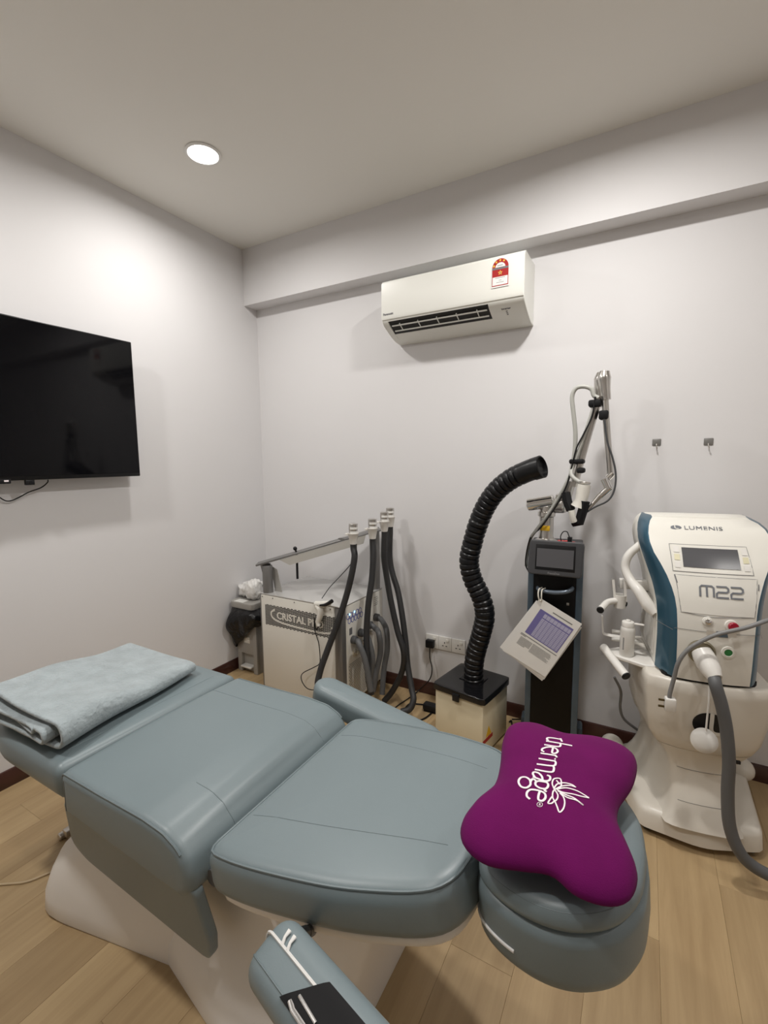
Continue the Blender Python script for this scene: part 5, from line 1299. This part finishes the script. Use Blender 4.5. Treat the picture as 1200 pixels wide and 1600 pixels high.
# cradle bracket with two rods
b = B(); bx(b, -0.275, -0.150, 0.06, 0.10, 0.905, 0.945, 0.004); obj('bracket_arm', b, M_WHITEPL, mc_)
c_ = ML(969, 938, 0.03)
b = B(); lathe(b, [(0.024, -0.03), (0.025, 0.025), (0.021, 0.025), (0.020, -0.02)], 18, Matrix.Translation(c_)); obj('cradle', b, M_WHITEPL, mc_)
for du in (-0.021, 0.019):
    b = B(); prism(b, [(-0.014, 0.0), (0.014, 0.0), (0.012, 0.085), (-0.010, 0.09)], -0.005, 0.005, lambda a, z, h, du=du: Vector((c_.x + du + h - z * 0.12 * (1 if du < 0 else 0.5), c_.y + a, c_.z + z))); obj('cradle_prong', b, M_WHITEPL, mc_)
b = B(); tube(b, [ML(976, 944, 0.03), ML(962, 939, 0.02), ML(950, 941, 0.0), ML(944, 946, -0.04), ML(938, 953, -0.09)], 0.0135, 14, 5); rod = obj('hanger_rod', b, M_WHITEPL, mc_, sharp=60)
for p_, q_ in ((ML(938, 953, -0.09), ML(944, 946, -0.04)), (ML(976, 944, 0.03), ML(962, 939, 0.02))):
    b = B(); d_ = (p_ - q_).normalized(); cyl(b, p_ - d_ * 0.004, p_ + d_ * 0.006, 0.0142, 16, 0.003); obj('rubber_cap', b, M_BLACK, rod)
b = B(); tube(b, [ML(941, 962, -0.02), ML(942, 985, -0.02), ML(946, 991, -0.02), ML(975, 996, 0.0), ML(1000, 1002, 0.03)], 0.012, 8, 3, flat=0.3); obj('bracket_strip', b, M_WHITEPL, mc_)
b = B(); tube(b, [ML(943, 1011, -0.02), ML(955, 1027, -0.08), ML(966, 1041, -0.13), ML(978, 1056, -0.17)], 0.0165, 14, 5); rod = obj('hanger_rod', b, M_WHITEPL, mc_, sharp=60)
b = B(); p_, q_ = ML(978, 1056, -0.17), ML(966, 1041, -0.13); d_ = (p_ - q_).normalized(); cyl(b, p_ - d_ * 0.004, p_ + d_ * 0.006, 0.0172, 16, 0.003); obj('rubber_cap', b, M_BLACK, rod)
shz = 0.654
b = B(); prism(b, [(-0.325, 0.0), (-0.30, -0.06), (-0.20, -0.125), (-0.145, -0.125), (-0.145, 0.03), (-0.25, 0.05)], shz - 0.016, shz); shelf = obj('side_shelf', b, M_WHITEPL, mc_, bev=0.004)
for z in (0.72, 0.685):
    b = B(); cyl(b, (-0.30, 0.04, z), (-0.25, 0.04, z), 0.009, 12, 0.002); obj('side_peg', b, M_WHITEPL, mc_)
# round emblem on the lower body
def LS(x, z): return front_hit(low, x, z)
b = B(); V = [[b.verts.new(LS(-0.002 + s_ * 0.052 * math.cos(a), 0.500 + s_ * 0.047 * math.sin(a)) + Vector((0, -0.0008, 0))) for a in [2 * math.pi * k / 28 for k in range(28)]] for s_ in (1.0, 0.75, 0.5, 0.25)]
for A_, C_ in zip(V, V[1:]):
    for k in range(28): b.faces.new((A_[k], A_[(k + 1) % 28], C_[(k + 1) % 28], C_[k]))
b.faces.new(V[-1])
em = obj('round_emblem', b, M_BLACK, low)
b = B(); ribbon(b, [LS(x, z) + Vector((0, -0.0016, 0)) for x, z in ((0.004, 0.547), (0.004, 0.52), (0.004, 0.49), (0.008, 0.476), (0.018, 0.469), (0.034, 0.468))], 0.013, (0, -1, 0), 0.0006, smooth=4); obj('emblem_stroke', b, M_CREAM, em)
b = B(); bx(b, 0.045, 0.10, -0.236, -0.226, 0.372, 0.384, 0.002); obj('lower_latch', b, M_BLACK, low)
# grey cable over the front ending in a loose plug, white disc on a cord, cable over the top
t = thing('mains_lead', 'grey cable with a white plug draped over the console front', 'cable', tuple(MROT @ ML(1045, 1100, -0.27)))
pts = [(1230, 960, -0.20), (1200, 969, -0.265), (1165, 981, -0.28), (1125, 990, -0.285), (1100, 1000, -0.285), (1075, 1015, -0.285), (1060, 1035, -0.285), (1053, 1060, -0.28), (1047, 1082, -0.28), (1046, 1090, -0.28)]
b = B(); tube(b, [MROT @ ML(*p) for p in pts], 0.0072, 10, 7); obj('cable', b, M_CABLE, t, True, sharp=60)
pc = ML(1046, 1100, -0.28)
b = B(); bx(b, pc.x - 0.016, pc.x + 0.020, pc.y - 0.014, pc.y + 0.016, pc.z - 0.026, pc.z + 0.024, 0.006, None); bmesh.ops.transform(b, matrix=MROT, verts=b.verts); obj('plug', b, M_WHITEPL, t, True)
for dz in (-0.012, 0.012):
    b = B(); bx(b, pc.x - 0.035, pc.x - 0.014, pc.y - 0.003, pc.y + 0.003, pc.z + dz - 0.003, pc.z + dz + 0.003); bmesh.ops.transform(b, matrix=MROT, verts=b.verts); obj('pin', b, mat('dark_brass', (0.12, 0.09, 0.04), 0.35, 0.8), t, True)
t = thing('hanging_disc', 'white disc hanging on a white cord in front of the cart', 'sensor', tuple(MROT @ ML(1100, 1157, -0.27)))
dc = ML(1100, 1157, -0.265)
b = B(); lathe(b, [(0.0, -0.012), (0.025, -0.010), (0.040, -0.003), (0.043, 0.002), (0.040, 0.006), (0.022, 0.013), (0.0, 0.015)], 30, MROT @ axis_mtx(dc, Vector((-0.05, -1, 0.35)))); obj('disc', b, M_WHITEPL, t, True, sharp=60)
b = B(); tube(b, [MROT @ ML(1108, 1072, -0.245), MROT @ ML(1107, 1100, -0.262), MROT @ ML(1103, 1142, -0.268)], 0.0032, 8, 4); obj('cord', b, M_WHITEPL, t, True)
b = B(); tube(b, [MROT @ Vector((0.06, 0.205, 1.10)), MROT @ Vector((0.05, 0.19, 1.20)), MROT @ ML(1116, 811, 0.13), MROT @ ML(1132, 813, 0.12), MROT @ ML(1152, 822, 0.10), MROT @ ML(1174, 835, 0.09), MROT @ ML(1194, 845, 0.08), MROT @ ML(1215, 860, 0.06), MROT @ ML(1250, 900, 0.03), MROT @ ML(1262, 960, 0.0)], 0.0075, 10, 6); tag(obj('top_cable', b, M_CABLE, sharp=60), 'grey cable lying over the top right of the white console', 'cable')
b = B(); tube(b, [PX(960, 1058, y=2.30), PX(970, 1080, y=2.32), PX(969, 1105, y=2.34), PX(974, 1122, y=2.36), PX(990, 1136, y=2.40), PX(1010, 1148, y=2.43), PX(1025, 1150, y=2.44)], 0.006, 10, 6); tag(obj('hanging_cable', b, M_CABLE, sharp=60), 'dark cable hanging behind the side shelf of the white console', 'cable')
# gel bottle on the side shelf
bp = MROT @ Vector((-0.252, -0.045, shz))
bt = thing('gel_bottle', 'white gel bottle with a flip cap on the console side shelf', 'bottle', tuple(bp))
b = B(); lathe(b, [(0.025, 0), (0.0275, 0.004), (0.0275, 0.108), (0.026, 0.118), (0.022, 0.124), (0.0, 0.124)], 26); bo_ = obj('bottle_body', b, M_WHITEPL, bt)
b = B(); lathe(b, [(0.0235, 0.123), (0.0235, 0.141), (0.0215, 0.144), (0.010, 0.145), (0.008, 0.151), (0.0, 0.152)], 22); bx(b, 0.015, 0.058, -0.009, 0.009, 0.136, 0.141, 0.002); obj('flip_cap', b, M_WHITEPL, bt)
for k in range(9):
    a = math.radians(-118); 
    b = B(); m_ = axis_mtx(Vector((0.0277 * math.cos(a), 0.0277 * math.sin(a), 0.032 + k * 0.0058)), Vector((math.cos(a), math.sin(a), 0)))
    bx(b, -0.0025, 0.0025, -0.0018, 0.0018, -0.0004, 0.0006, 0, m_); obj('print_mark', b, M_INK, bo_)
